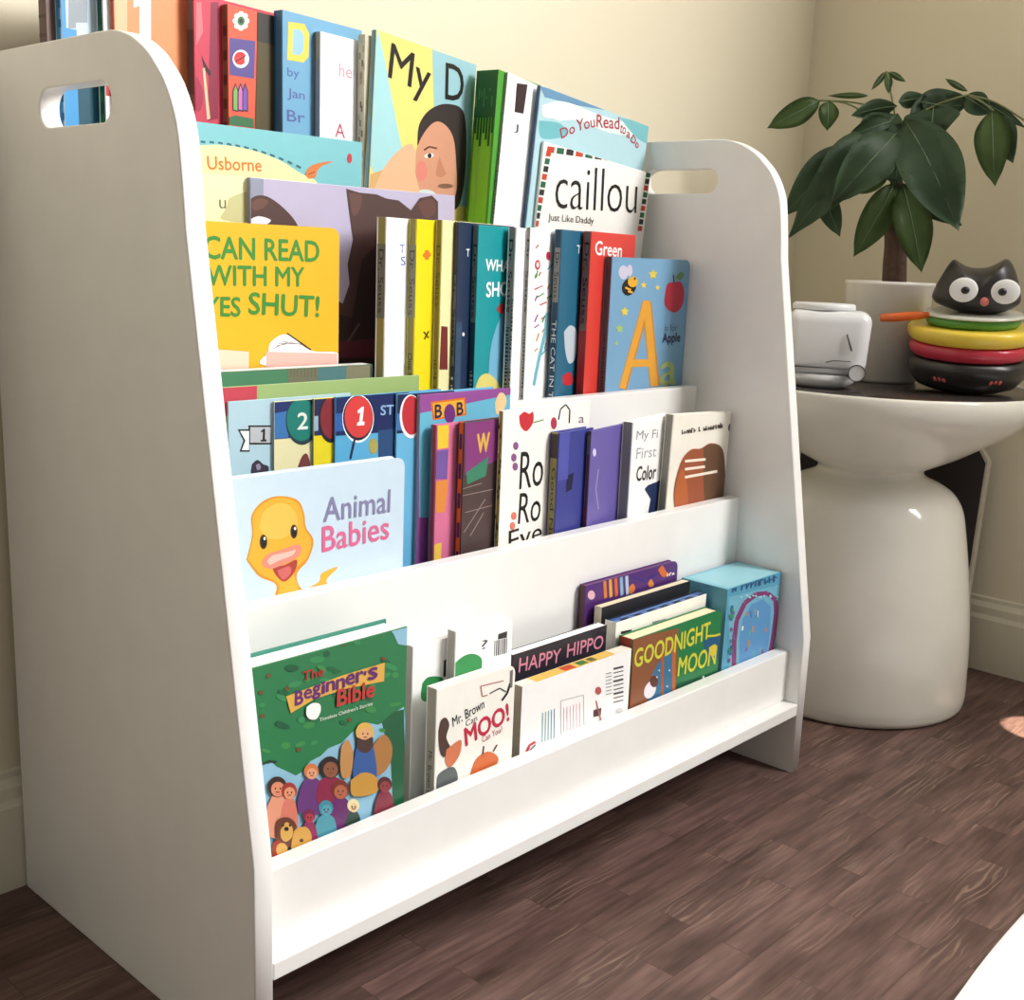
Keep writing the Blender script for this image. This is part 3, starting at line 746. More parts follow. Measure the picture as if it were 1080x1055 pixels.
b.poly((22, 36, 84), [(630, 120), (720, 100), (840, 86), (840, 240), (630, 262)]).poly((60, 120, 196), [(636, 190), (660, 186), (660, 250), (636, 250)]).ell((236, 236, 240), 686, 200, 40, 78).ell((206, 48, 60), 688, 196, 34, 70)
b.build()
b = Book(pap, 'purple and sky blue book with letters in an orange frame', G2, (443, 417), .1584, F2, .0042, (158, 84, 164), (150, 166, 176), right=(539, 403), style='paper')
b.o(230, 380, 3.375)
b.poly((110, 196, 226), [(715, 190), (1040, 122), (1060, 560), (715, 560)]).poly((232, 120, 40), [(756, 148), (880, 132), (884, 196), (764, 214)]).poly((250, 190, 60), [(764, 154), (874, 140), (878, 190), (770, 208)])
b.text((60, 36, 70), 'B', (772, 206), (796, 202), 46, bold=.03).ell((120, 50, 130), 824, 190, 20, 34).text((60, 36, 70), 'B', (850, 196), (872, 192), 44, bold=.03)
b.blob((244, 214, 160), [(985, 150), (1000, 118), (1018, 120), (1026, 150), (1010, 185), (990, 190)])
b.poly((100, 60, 150), [(640, 500), (700, 500), (700, 560), (640, 560)])
b.build()
def fan(label, edge, t, front, spine, w=.13, yaw=14, name=hard, roll=0, y=.1228, **kw):
    b = Book(name, label, G2, edge, y, F2, t, front, spine, w=w, yaw=yaw, roll=roll, **kw); return b.o(420, 400, 2.842)
b = fan('red-spined book with a pink and yellow cover left of the orange spine', (461, 449), .0085, (226, 120, 160), (198, 52, 66), y=.1452, yaw=2, right=(545, 432), w=None)
b.rect((110, 120, 126), 0, 0, .35, 1, 'spine').poly((250, 214, 60), [(118, 135), (152, 132), (150, 205), (118, 210)]).poly((124, 92, 170), [(114, 215), (150, 210), (146, 300), (112, 300)]).poly((240, 150, 70), [(104, 310), (150, 300), (140, 400), (98, 400)]).poly((250, 206, 80), [(92, 500), (130, 490), (126, 560), (88, 560)])
b.build()
b = fan('orange spine with navy squares and a dark chalkboard cover lettered W', (490, 446), .0085, (84, 66, 66), (240, 112, 48), yaw=2, w=.07, y=.1360)
b.rect((30, 24, 30), .86, 0, 1, 1, 'spine').rect((60, 30, 40), 0, 0, .08, 1, 'spine')
for k in range(6): b.rect((44, 42, 120), .3, .86 - .155 * k, .72, .94 - .155 * k, 'spine')
b.poly((142, 62, 130), [(200, 130), (310, 90), (310, 235), (200, 290)]).text((240, 190, 80), 'W', (236, 222), (272, 216), 56, bold=.03).poly((64, 140, 110), [(204, 280), (270, 232), (262, 290), (206, 316)])
for p in (((190, 350), (285, 330)), ((200, 400), (282, 378)), ((196, 460), (260, 360)), ((215, 470), (256, 400)), ((188, 330), (250, 312))): b.line((160, 140, 136), p, 2.5)
b.build()
b = fan('white book with curly black letters, a red heart and a gold speckled spine', (531, 434), .0056, (246, 244, 238), (180, 154, 70), w=None, right=(623, 421), yaw=5, y=.1300)
random.seed(5)
for k in range(40):
    u, v = random.uniform(0, .7), random.uniform(0, .96); b.rect(random.choice([(84, 70, 30), (230, 206, 110), (140, 116, 50)]), u, v, u + .3, v + .02, 'spine')
b.blob((214, 50, 62), [(362, 110), (378, 98), (392, 104), (404, 98), (404, 130), (384, 156), (366, 140)]).line((120, 170, 90), [(405, 130), (436, 122)], 4).line(BLK, [(480, 122), (486, 90), (502, 76), (514, 92), (512, 132)], 4).ell((190, 60, 90), 466, 132, 9, 18).text((120, 100, 110), 'a', (540, 132), (556, 130), 18)
b.text(BLK, 'Ro', (362, 332), (432, 318), 112).text(BLK, 'Ro', (358, 436), (424, 424), 92).text(BLK, 'Eve', (330, 518), (430, 484), 62)
for x, y in ((352, 200), (346, 235), (350, 262), (346, 410), (342, 440)): b.ell((150, 90, 150) if y < 300 else (230, 130, 110), x, y, 8, 12)
b.build()
b = fan('small dark blue book with a lettered olive gold spine', (590, 457), .0115, (66, 72, 154), (158, 146, 84), w=.065, y=.1243, yaw=6)
b.rect((60, 40, 34), .1, .84, .9, .99, 'spine').vtext((60, 56, 34), 'Good Night', .5, .2, .78, .55).poly((28, 34, 70), [(505, 290), (526, 280), (520, 330), (502, 340)]).rect((86, 90, 180), .0, .7, .3, 1)
b.build()
b = fan('violet book with a dark brown spine in the middle of the third tier', (624, 455), .0050, (112, 98, 176), (88, 62, 56), w=.11, yaw=11)
b.rect((122, 42, 40), .15, .05, .85, .5, 'spine').rect((120, 116, 90), .15, .85, .85, .97, 'spine').ell((220, 210, 240), 588, 220, 5, 12).line((170, 160, 210), [(600, 270), (592, 330), (600, 390)], 3)
b.build()
b = fan('white book about colors with a navy shape and a grey spine', (668, 446), .0138, (246, 246, 246), (150, 148, 146), w=.11, yaw=11, prev=b)
b.text((150, 150, 160), 'My Fi', (712, 190), (776, 184), 34).text((170, 170, 180), 'First', (712, 240), (772, 232), 32).text(BLK, 'Color', (712, 306), (770, 298), 42, bold=.025).poly((30, 50, 96), [(748, 318), (792, 300), (780, 400), (748, 405), (756, 360), (738, 330)])
b.build()
b = fan('cream book with a brown rounded shape and white lines, against the right side panel', (711, 438), .0150, (244, 238, 226), (150, 146, 138), w=None, right=(771.5, 432), yaw=0, roll=2, y=.1240, prev=b)
b.marks((70, 60, 54), (850, 166), (972, 146), 16, 17).ell((60, 50, 46), 995, 146, 7, 13)
b.blob((170, 90, 56), [(828, 392), (826, 330), (846, 250), (875, 212), (905, 208), (935, 192), (968, 205), (978, 260), (974, 372), (950, 385)])
b.blob((112, 78, 52), [(914, 205), (940, 194), (968, 205), (978, 262), (974, 372), (920, 378)]).blob((200, 106, 56), [(828, 390), (830, 330), (848, 270), (862, 300), (866, 385)])
for k, (a, c) in enumerate((((858, 246), (920, 240)), ((858, 270), (918, 262)), ((858, 294), (955, 276)))): b.line((250, 236, 220), [a, c], 8)
b.build()
b = Book(brd, 'pale blue board book with a yellow duckling at the front of its tier', G2, (205, 511), .1228, F2, .0120, (206, 226, 242), right=(427, 484), style='board', pages=(244, 246, 250))
b.o(230, 470, 3.484)
YL = (250, 190, 60)
b.blob((240, 160, 40), [(104, 420), (125, 330), (122, 260), (160, 208), (220, 186), (290, 200), (316, 250), (322, 300), (350, 350), (330, 420), (290, 470), (300, 520), (340, 545), (330, 600), (200, 600), (215, 515), (150, 480)])
b.blob(YL, [(110, 418), (130, 330), (128, 262), (164, 214), (222, 192), (284, 206), (310, 252), (316, 302), (342, 350), (324, 414), (280, 460), (292, 520), (310, 590), (212, 590), (224, 512), (156, 472)])
b.blob((252, 206, 92), [(150, 300), (170, 240), (230, 210), (280, 240), (290, 300), (240, 340), (180, 340)])
b.blob(YL, [(318, 530), (370, 500), (380, 470), (440, 446), (400, 490), (396, 515), (340, 545)]).poly((240, 170, 60), [(95, 583), (160, 572), (160, 620), (95, 620)])
b.ell((90, 60, 30), 166, 354, 14, 27).ell(BLK, 167, 354, 10, 22).ell(WHT, 170, 342, 4, 6).ell((90, 60, 30), 278, 316, 13, 26).ell(BLK, 279, 316, 9, 21).ell(WHT, 282, 305, 4, 6)
b.blob((190, 70, 60), [(196, 446), (240, 440), (288, 420), (280, 465), (244, 500), (215, 480)]).blob((222, 110, 110), [(218, 458), (262, 444), (266, 470), (242, 492), (224, 478)])
b.blob((240, 150, 130), [(160, 430), (182, 400), (230, 384), (290, 364), (306, 380), (292, 410), (250, 432), (200, 452), (170, 448)]).blob((250, 196, 184), [(180, 425), (200, 404), (250, 392), (284, 384), (270, 404), (220, 424), (190, 438)])
b.text((140, 138, 178), 'Animal', (386, 282), (630, 245), 88, bold=.012).text((232, 110, 158), 'Babies', (382, 392), (626, 342), 92, bold=.012)
b.marks((110, 110, 120), (486, 497), (596, 478), 9, 10)
b.build()

# ---- bottom tier
b = Book(hard, 'thick green story book with a banner title and a crowd of people and animals', G1, (263.5, 706), .0392, F1, .0290, (40, 130, 78), right=(430, 652), lean=0, yaw=0, pages=(250, 250, 246), back=(52, 140, 120))
b.o(250, 630, 3.64)
SKY = (150, 200, 226)
b.poly(SKY, [(0, 640), (120, 640), (300, 560), (640, 420), (700, 1000), (0, 1100)]).poly(SKY, [(560, 95), (670, 70), (670, 190), (618, 180), (600, 140)])
b.poly((40, 130, 78), [(0, 560), (640, 300), (640, 420), (610, 440), (585, 470), (540, 490), (490, 480), (440, 520), (400, 560), (350, 580), (320, 610), (280, 630), (250, 670), (225, 685), (190, 668), (150, 650), (130, 630), (90, 648), (0, 690)])
b.poly((30, 100, 64), [(555, 480), (600, 440), (640, 430), (650, 900), (600, 860), (590, 640)])
random.seed(21)
for k in range(42):
    x = random.uniform(80, 610); y = random.uniform(275 - x * .3, 640 - x * .22)
    b.ell(random.choice([(30, 108, 62), (58, 150, 92), (26, 98, 60), (64, 150, 80)]), x, y, random.uniform(12, 30), random.uniform(7, 14), rot=random.uniform(-30, 30))
for x, y in ((90, 365), (405, 180), (430, 470), (234, 585), (560, 235), (96, 455), (190, 350), (120, 300), (510, 130)): b.ell((120, 84, 52), x, y, 9, 8)
b.line((40, 50, 50), [(100, 640), (120, 628), (150, 632)], 7)
b.poly((240, 186, 84), [(186, 380), (280, 345), (400, 300), (565, 250), (562, 322), (420, 350), (300, 388), (204, 444)])
b.text((176, 60, 50), 'The', (250, 322), (330, 300), 36, bold=.03)
for ch, x, y, wd, h in (('B', 220, 415, 30, 52), ('e', 254, 392, 30, 36), ('g', 286, 392, 30, 50), ('i', 322, 370, 12, 44), ('n', 340, 362, 32, 36), ('n', 378, 352, 32, 36), ('e', 416, 338, 32, 40), ('r', 455, 328, 24, 40), ("'", 484, 300, 8, 16), ('s', 500, 318, 34, 44)):
    b.text((110, 40, 120), ch, (x, y), (x + wd, y - wd * .28), h, bold=.04)
b.text((200, 62, 58), 'Bible', (380, 418), (522, 378), 62, bold=.03).text((226, 236, 220), 'Timeless Children\'s Stories', (312, 476), (515, 412), 14, bold=.01)
b.blob(WHT, [(262, 420), (285, 405), (312, 408), (316, 435), (300, 465), (275, 466), (262, 450)])
def person(x, y, skin, hair, robe, r=26, bh=110, bw=42):
    b.blob(robe, [(x - bw * .5, y + r), (x - bw, y + bh * .6), (x - bw, y + bh + r), (x + bw, y + bh + r), (x + bw, y + bh * .6), (x + bw * .5, y + r)])
    b.ell(hair, x, y - 4, r * 1.15, r * 1.25).ell(skin, x + 2, y + 5, r * .82, r * .9).ell((50, 36, 34), x - r * .25, y + 2, 3, 4).ell((50, 36, 34), x + r * .35, y + 2, 3, 4).line((140, 50, 50), [(x - 6, y + r * .5), (x + 8, y + r * .5)], 4)
person(150, 730, (232, 150, 116), (64, 40, 34), (236, 160, 130), 32, 150, 42); person(195, 745, (236, 160, 120), (170, 60, 50), (226, 130, 110), 26, 120, 30)
person(280, 670, (238, 170, 130), (226, 130, 70), (112, 60, 130), 24, 130, 46); person(352, 655, (150, 96, 70), (40, 32, 34), (150, 40, 76), 34, 100, 46)
b.blob((206, 150, 90), [(395, 570), (420, 545), (440, 600), (430, 680), (400, 690), (390, 640)]).blob((186, 130, 72), [(520, 560), (560, 525), (590, 570), (580, 640), (540, 680), (500, 660)])
person(485, 520, (238, 180, 130), (236, 190, 90), (60, 100, 170), 30, 150, 40); b.blob((80, 56, 50), [(455, 535), (485, 545), (515, 535), (510, 580), (482, 596), (458, 578)])
b.blob((214, 160, 70), [(430, 700), (480, 670), (530, 690), (530, 745), (440, 760)])
person(390, 740, (190, 110, 80), (130, 50, 40), (110, 40, 110), 30, 130, 44); person(335, 810, (90, 170, 190), (70, 150, 170), (80, 160, 180), 24, 80, 36); person(440, 800, (240, 210, 160), (240, 230, 180), (40, 70, 60), 20, 90, 28)
person(560, 720, (160, 70, 70), (90, 40, 50), (140, 50, 70), 24, 120, 36); person(270, 840, (190, 60, 80), (130, 40, 80), (150, 40, 90), 20, 100, 30)
b.blob((110, 60, 44), [(140, 880), (150, 850), (190, 842), (220, 870), (222, 930), (180, 960), (145, 930)]).blob((226, 176, 90), [(160, 890), (182, 860), (205, 880), (205, 915), (180, 935), (162, 920)]).ell(BLK, 183, 886, 9, 8).ell(BLK, 170, 872, 4, 5).ell(BLK, 196, 872, 4, 5)
b.blob((224, 170, 80), [(200, 960), (215, 890), (260, 880), (280, 920), (260, 980), (210, 1000)]).ell((90, 50, 30), 240, 930, 8, 7).blob((170, 60, 40), [(128, 940), (160, 930), (170, 1010), (132, 1020)]).ell((230, 180, 96), 165, 965, 22, 26)
b.build()
b = Book(brd, 'white board book with a rounded grey spine right of the green story book', G1, (436, 683), .0640, F1, .0125, (248, 248, 248), (176, 172, 162), w=.105, yaw=0, style='board', pages=(240, 238, 232))
b.o(400, 630, 3.857)
b.blob((56, 150, 84), [(175, 350), (200, 325), (250, 325), (262, 350), (260, 420), (175, 420)]).poly((40, 40, 44), [(262, 258), (274, 252), (272, 322), (260, 326)]).marks((150, 140, 140), (140, 198), (200, 180), 10, 5)
b.build()
b = Book(brd, 'white board book with a barcode and a green arc, back one of two white books', G1, (481, 667), .0518, F1, .0112, (250, 250, 250), (186, 182, 174), right=(541, 649), yaw=0, style='board', pages=(244, 242, 238))
b.o(400, 630, 3.857)
b.blob((58, 160, 88), [(296, 315), (310, 268), (350, 236), (390, 232), (418, 258), (400, 330), (320, 360)]).text((90, 90, 96), '?', (416, 214), (440, 206), 36)
for k in range(7): b.line((70, 70, 74), [(470 + k * 8, 178 - k * 2), (468 + k * 8, 240 - k * 2)], 3 + (k % 3))
b.poly((60, 60, 60), [(484, 150), (520, 138), (518, 164), (482, 172)])
b.build()
b = Book(brd, 'cream board book with slanted red letters and an orange shape', G1, (461, 728), .0380, F1, .0130, (246, 244, 236), (180, 174, 158), right=(544, 694), yaw=0, style='board', pages=(242, 238, 226))
b.o(400, 630, 3.857)
b.vtext((60, 60, 60), 'Mr. Brown Can', .5, .3, .62, .4).vtext((190, 50, 60), 'MOO!', .5, .06, .26, .4)
b.text((40, 40, 44), 'Mr. Brown', (300, 528), (428, 450), 40, bold=.012).text((60, 60, 64), 'Can', (352, 528), (398, 502), 26).text((214, 36, 74), 'MOO!', (352, 606), (528, 500), 74, bold=.03).text((200, 60, 90), 'Can You?', (418, 592), (500, 548), 26)
b.line((190, 80, 80), [(412, 362), (470, 348), (505, 340)], 4).line((190, 80, 80), [(412, 362), (418, 404), (440, 398)], 4).line((80, 80, 84), [(448, 392), (490, 370), (515, 385)], 5).line(BLK, [(498, 420), (520, 390), (532, 350)], 8).rect((120, 116, 108), .93, .86, .965, .97)
b.blob((86, 62, 56), [(240, 545), (250, 502), (270, 490), (284, 520), (272, 570), (290, 620), (262, 650), (244, 620)]).blob((226, 130, 90), [(272, 620), (330, 580), (326, 640), (290, 690), (268, 672)]).blob((96, 104, 104), [(232, 780), (240, 720), (300, 690), (318, 740), (280, 770)])
b.blob((226, 116, 60), [(366, 730), (392, 660), (440, 628), (482, 650), (470, 690), (430, 710)]).line((110, 70, 60), [(420, 640), (424, 606)], 6).line((110, 70, 60), [(462, 628), (478, 600)], 6)
b.build()
b = Book(brd, 'black book with pink capitals behind the white barcode book', G1, (541, 691), .0655, F1, .0120, (44, 42, 52), right=(640, 662), yaw=0, pages=(250, 250, 250), style='paper')
b.o(400, 630, 3.857)
b.text((232, 150, 176), 'HAPPY', (566, 306), (735, 264), 56, bold=.01).text((232, 150, 176), 'HIPPO', (762, 246), (908, 206), 54, bold=.01)
b.build()
b = Book(brd, 'white board book turned back cover out with a barcode and yellow page tops', G1, (551, 725), .0375, F1, .0135, (248, 247, 246), (158, 146, 130), right=(666, 686), yaw=0, style='paper', pages=(248, 214, 120), back=(248, 244, 240))
b.o(400, 630, 3.857)
b.rect((250, 206, 100), .1, .05, .9, .95, 'top').rect((216, 84, 44), .38, .1, .48, .85, 'top').rect((70, 130, 60), .52, .15, .6, .8, 'top').rect((110, 110, 40), .62, .15, .68, .8, 'top').rect((246, 236, 226), 0, 0, .12, 1, 'top').rect((246, 236, 220), .84, 0, 1, 1, 'top')
for k in range(5):
    b.line((70, 170, 180) if k < 3 else (90, 150, 200), [(662 + k * 12, 590 - k * 4), (664 + k * 12, 470 - k * 4)], 3.5)
b.line((190, 186, 190), [(738, 560), (738, 422), (830, 398), (832, 520)], 3)
for k in range(6): b.line((226, 160, 190), [(750 + k * 13, 548 - k * 4), (750 + k * 13, 450 - k * 4)], 2)
for k in range(9): b.line((80, 78, 84), [(952, 292 + k * 17), (992, 282 + k * 17)], 4 + 4 * (k % 3 == 0))
for k in range(7): b.line((130, 126, 134), [(920, 312 + k * 14), (944, 306 + k * 14)], 3)
b.poly((80, 40, 54), [(870, 460), (902, 450), (900, 480), (870, 488)]).ell((200, 90, 90), 890, 380, 12, 16).line((200, 100, 100), [(880, 420), (900, 500)], 5).ell((226, 220, 220), 975, 460, 14, 10)
b.line((220, 60, 80), [(598, 630), (610, 602), (634, 588)], 9).line((70, 70, 80), [(600, 634), (634, 600)], 4)
b.build()
b = Book(brd, 'green, brown and blue board book with yellow capitals', G1, (668, 675), .0375, F1, .0190, (30, 132, 76), (168, 74, 56), right=(761, 653), yaw=0, style='board', pages=(244, 226, 190))
b.o(600, 570, 4.154)
b.poly((150, 92, 58), [(270, 430), (480, 385), (468, 680), (255, 760)]).poly((58, 120, 160), [(385, 545), (462, 460), (462, 680), (350, 720), (340, 640)]).poly((196, 92, 44), [(405, 490), (416, 486), (414, 690), (404, 694)]).poly((206, 110, 50), [(452, 450), (468, 440), (464, 680), (452, 684)])
b.poly((30, 96, 140), [(590, 440), (690, 400), (690, 510), (600, 520)]).ell((240, 232, 240), 355, 655, 24, 40, rot=20).ell((110, 60, 50), 372, 618, 18, 26)
for x, y in ((385, 600), (440, 570), (395, 570), (430, 640)): b.ell((230, 230, 240), x, y, 3, 4)
YM = (226, 226, 70)
b.text(YM, 'GOODNIGHT', (285, 560), (615, 430), 78, bold=.02).line(YM, [(600, 420), (640, 418), (680, 404)], 9).text(YM, 'MOON', (475, 596), (640, 540), 78, bold=.02).blob((236, 216, 60), [(612, 470), (640, 455), (648, 480), (630, 510), (616, 495)])
b.poly((180, 60, 50), [(210, 440), (280, 470), (270, 740), (255, 760)])
b.poly((20, 96, 60), [(470, 660), (690, 590), (690, 560), (470, 630)]).ell((240, 240, 240), 645, 590, 5, 7).ell((240, 240, 240), 588, 600, 5, 7)
b.build()
b = Book(brd, 'white fronted book with a blue and black patterned top behind the yellow lettered one', G1, (650, 657), .0595, F1, .0150, (250, 248, 240), right=(745, 629), yaw=0, style='paper', pages=(70, 104, 170))
b.o(600, 570, 4.154)
b.poly((60, 60, 60), [(228, 400), (275, 390), (275, 402), (228, 412)]).line((150, 160, 150), [(365, 362), (425, 348)], 9).line((200, 190, 160), [(485, 330), (540, 315)], 7)
for k in range(14): b.rect((24, 26, 40) if k % 2 else (120, 156, 206), k / 14, 0, k / 14 + .05, .28, 'top')
b.rect((30, 34, 52), 0, .75, 1, 1, 'top')
b.rect((150, 180, 220), .1, .4, .9, .5, 'top')
b.build()
b = Book(brd, 'cream spined book with a black top edge, third in line from the purple book', G1, (635, 641), .0792, F1, .0105, (40, 40, 44), (236, 226, 200), right=(728, 612), yaw=0, style='paper', pages=(238, 226, 196))
b.build()
b = Book(brd, 'purple and orange book standing tallest at the back of the right corner group', G1, (618, 618), .0945, F1, .0085, (92, 48, 128), (110, 70, 70), right=(715, 594), yaw=0, style='board', pages=(120, 70, 110))
b.o(600, 570, 4.154)
for k, c in enumerate(((238, 140, 60), (250, 180, 60), (232, 110, 60), (150, 190, 220), (180, 210, 230))):
    x = 150 + 24 * k; b.poly(c, [(x, 178 - 5 * k), (x + 13, 174 - 5 * k), (x + 17, 250 - 4 * k), (x + 4, 256 - 4 * k)])
b.ell((236, 190, 200), 98, 240, 16, 20).blob((236, 130, 60), [(260, 210), (280, 190), (290, 215), (270, 235)]).blob((230, 120, 60), [(390, 130), (410, 110), (425, 135), (440, 150), (410, 160)]).blob((240, 150, 70), [(345, 190), (360, 170), (372, 195), (355, 205)])
b.marks(WHT, (430, 160), (462, 150), 16, 3).line((60, 50, 150), [(280, 160), (330, 180), (380, 150)], 8)
b.build()
b = Book('storage_box', 'sky blue cardboard box with a purple arch on its front in the right corner', G1, (767.5, 622), .0365, F1, .0640, (92, 172, 206), (96, 168, 196), right=(824.3, 607), yaw=0, style='box', top=(138, 206, 224), cat='box')
b.o(600, 570, 4.154)
b.poly((120, 190, 216), [(700, 250), (940, 190), (940, 520), (700, 560)])
ar = [(722, 560), (724, 440), (735, 350), (770, 275), (820, 236), (870, 232), (905, 262), (908, 320), (895, 420), (882, 490)]
b.line((140, 60, 120), ar, 20)
b.poly((96, 160, 214), [(745, 550), (746, 430), (760, 345), (800, 280), (850, 258), (885, 290), (880, 400), (868, 500)])
random.seed(9)
for k in range(16):
    x, y = random.uniform(755, 870), random.uniform(300, 500); b.line(random.choice([(200, 210, 90), (230, 150, 60), (150, 90, 170), (230, 240, 240), (90, 190, 180), (70, 130, 200)]), [(x, y), (x + random.uniform(-4, 4), y + random.uniform(14, 34))], 7)
b.marks((40, 90, 140), (715, 228), (915, 178), 32, 10)
for k in range(18): b.ell(random.choice([(60, 130, 160), (70, 150, 110), (130, 90, 150), (40, 100, 150)]), random.uniform(700, 722), random.uniform(290, 540), 6, 9)
for k in range(14): b.ell((170, 220, 236), random.uniform(720, 920), random.uniform(240, 250), 5, 4)
for k in range(10): b.rect(random.choice([(160, 216, 230), (110, 186, 214)]), random.uniform(0, .8), random.uniform(0, .8), random.uniform(.85, 1), random.uniform(.85, 1), 'top')
b.build()

# ------------------------------------------------------------------ round white drum table in the corner
TX, TY, TZ = 1.133, 0.096, 0.4625
table = empty('side_table', 'glossy white drum side table with a dark round top in the corner', 'side table', (TX, TY, 0.0004))
M_GLOSS = mat((226, 222, 212), 0.14, 'gloss_enamel', 0.5)
base = [(0.157, 0.0), (0.162, 0.004), (0.1645, 0.012), (0.1650, 0.035), (0.1605, 0.118), (0.1500, 0.20), (0.1390, 0.262), (0.1320, 0.290), (0.1200, 0.309), (0.1030, 0.321), (0.0860, 0.3285), (0.0765, 0.3345), (0.0740, 0.340)]
bm = bmesh.new(); add_lathe(bm, [(0, 0.0)] + [tuple(v) for v in smooth_curve([Vector((r, z)) for r, z in base], 5)], 96); link_mesh('base', bm, M_GLOSS, table)
bowl = [(0.0740, 0.340), (0.0765, 0.3445), (0.090, 0.3515), (0.118, 0.3655), (0.149, 0.3845), (0.178, 0.4040), (0.199, 0.4200), (0.2130, 0.4360), (0.2185, 0.4500), (0.2180, 0.4600), (0.2150, 0.4632)]
bm = bmesh.new(); add_lathe(bm, [tuple(v) for v in smooth_curve([Vector((r, z)) for r, z in bowl], 5)] + [(0.212, 0.4615), (0.211, 0.456), (0, 0.456)], 96); link_mesh('bowl', bm, M_GLOSS, table)
bm = bmesh.new(); add_lathe(bm, [(0, 0.4562), (0.2105, 0.4562), (0.2108, 0.4615), (0.2095, TZ), (0, TZ)], 96); link_mesh('table_top', bm, mat((52, 46, 44), 0.22, 'dark_top', 0.5), table)['label'] = 'dark brown round table top'

# dark board standing between the table and the right wall, leaning on the wall
lean_ = empty('leaning_board', 'dark board with a pale edge leaning on the wall behind the white drum table', 'board', (1.325, 0.170, 0.0012))
lean_.rotation_euler = (0, math.radians(4.5), 0)
def outline_board(i):
    return [(-.163 + i, i), (.158 - i, i), (.158 - i, .362 - i), (-.146 + i * .6, .362 - i), (-.163 + i, .340 - i)]
bm = bmesh.new()
for x0, x1, i in ((-.006, .006, .0035),):
    A_ = [bm.verts.new((x0, y, z)) for y, z in outline_board(i)]; B_ = [bm.verts.new((x1, y, z)) for y, z in outline_board(i)]
    for k in range(5): bm.faces.new((A_[k], A_[(k + 1) % 5], B_[(k + 1) % 5], B_[k]))
    bm.faces.new(A_); bm.faces.new(B_[::-1])
link_mesh('panel', bm, mat((50, 44, 46), 0.55, 'dark_board'), lean_)
bm = bmesh.new(); x0, x1 = -.007, .0068
A_ = [bm.verts.new((x0, y, z)) for y, z in outline_board(0)]; B_ = [bm.verts.new((x1, y, z)) for y, z in outline_board(0)]
C_ = [bm.verts.new((x0, y, z)) for y, z in outline_board(.0034)]; D_ = [bm.verts.new((x1, y, z)) for y, z in outline_board(.0034)]
for P_, Q_ in ((A_, B_), (D_, C_), (C_, A_), (B_, D_)):
    for k in range(5): bm.faces.new((P_[k], P_[(k + 1) % 5], Q_[(k + 1) % 5], Q_[k]))
link_mesh('edge_trim', bm, mat((196, 190, 176), 0.5, 'pale_edge'), lean_)['label'] = 'pale board edge with the window light painted in'  # thin side coloured pale for the window light falling on it

# ------------------------------------------------------------------ potted plant
PX, PY = 1.176, 0.116
plant = empty('potted_plant', 'money tree with long dark green leaves in a ribbed translucent white pot', 'plant', (PX, PY, TZ + .0008))
bm = bmesh.new()
prof = [(0, 0), (0.048, 0), (0.052, 0.004), (0.061, 0.136), (0.0625, 0.138), (0.0625, 0.143), (0.058, 0.143), (0.055, 0.12), (0, 0.12)]
add_lathe(bm, prof, 64); link_mesh('pot', bm, mat((242, 237, 230), 0.3, 'pot', 0.5), plant)
bm = bmesh.new(); add_lathe(bm, [(0, .126), (.03, .128), (.054, .1215)], 32); link_mesh('soil', bm, mat((56, 44, 36), 0.9, 'bark'), plant)
M_LEAF = mat((74, 96, 70), 0.45, 'leaf', 0.35)
M_LEAF2 = mat((94, 118, 68), 0.45, 'leaf', 0.35)
M_VEIN = mat((96, 116, 84), 0.5, 'stem')
M_STEM = mat((120, 126, 84), 0.5, 'stem')
hdp = math.hypot(PX - CAM_POS.x, PY - CAM_POS.y)
ORG = Vector((PX, PY, TZ + .0008))
def pp(px, py, d=0.0): return at_depth(px, py, hdp + d) - ORG
bm = bmesh.new()
add_tube(bm, smooth_curve([pp(941, 330), pp(944, 260), pp(943, 230), pp(945, 196), pp(947, 160)], 4), [.0165] * 4 + [.0150] * 4 + [.0120] * 4 + [.0085] * 4 + [.005], 12)
add_tube(bm, smooth_curve([pp(948, 330, -.008), pp(949, 250, -.006), pp(948, 200, -.004)], 4), [.010] * 4 + [.009] * 4 + [.006], 10)
link_mesh('trunk', bm, mat((92, 70, 60), 0.8, 'bark'), plant)
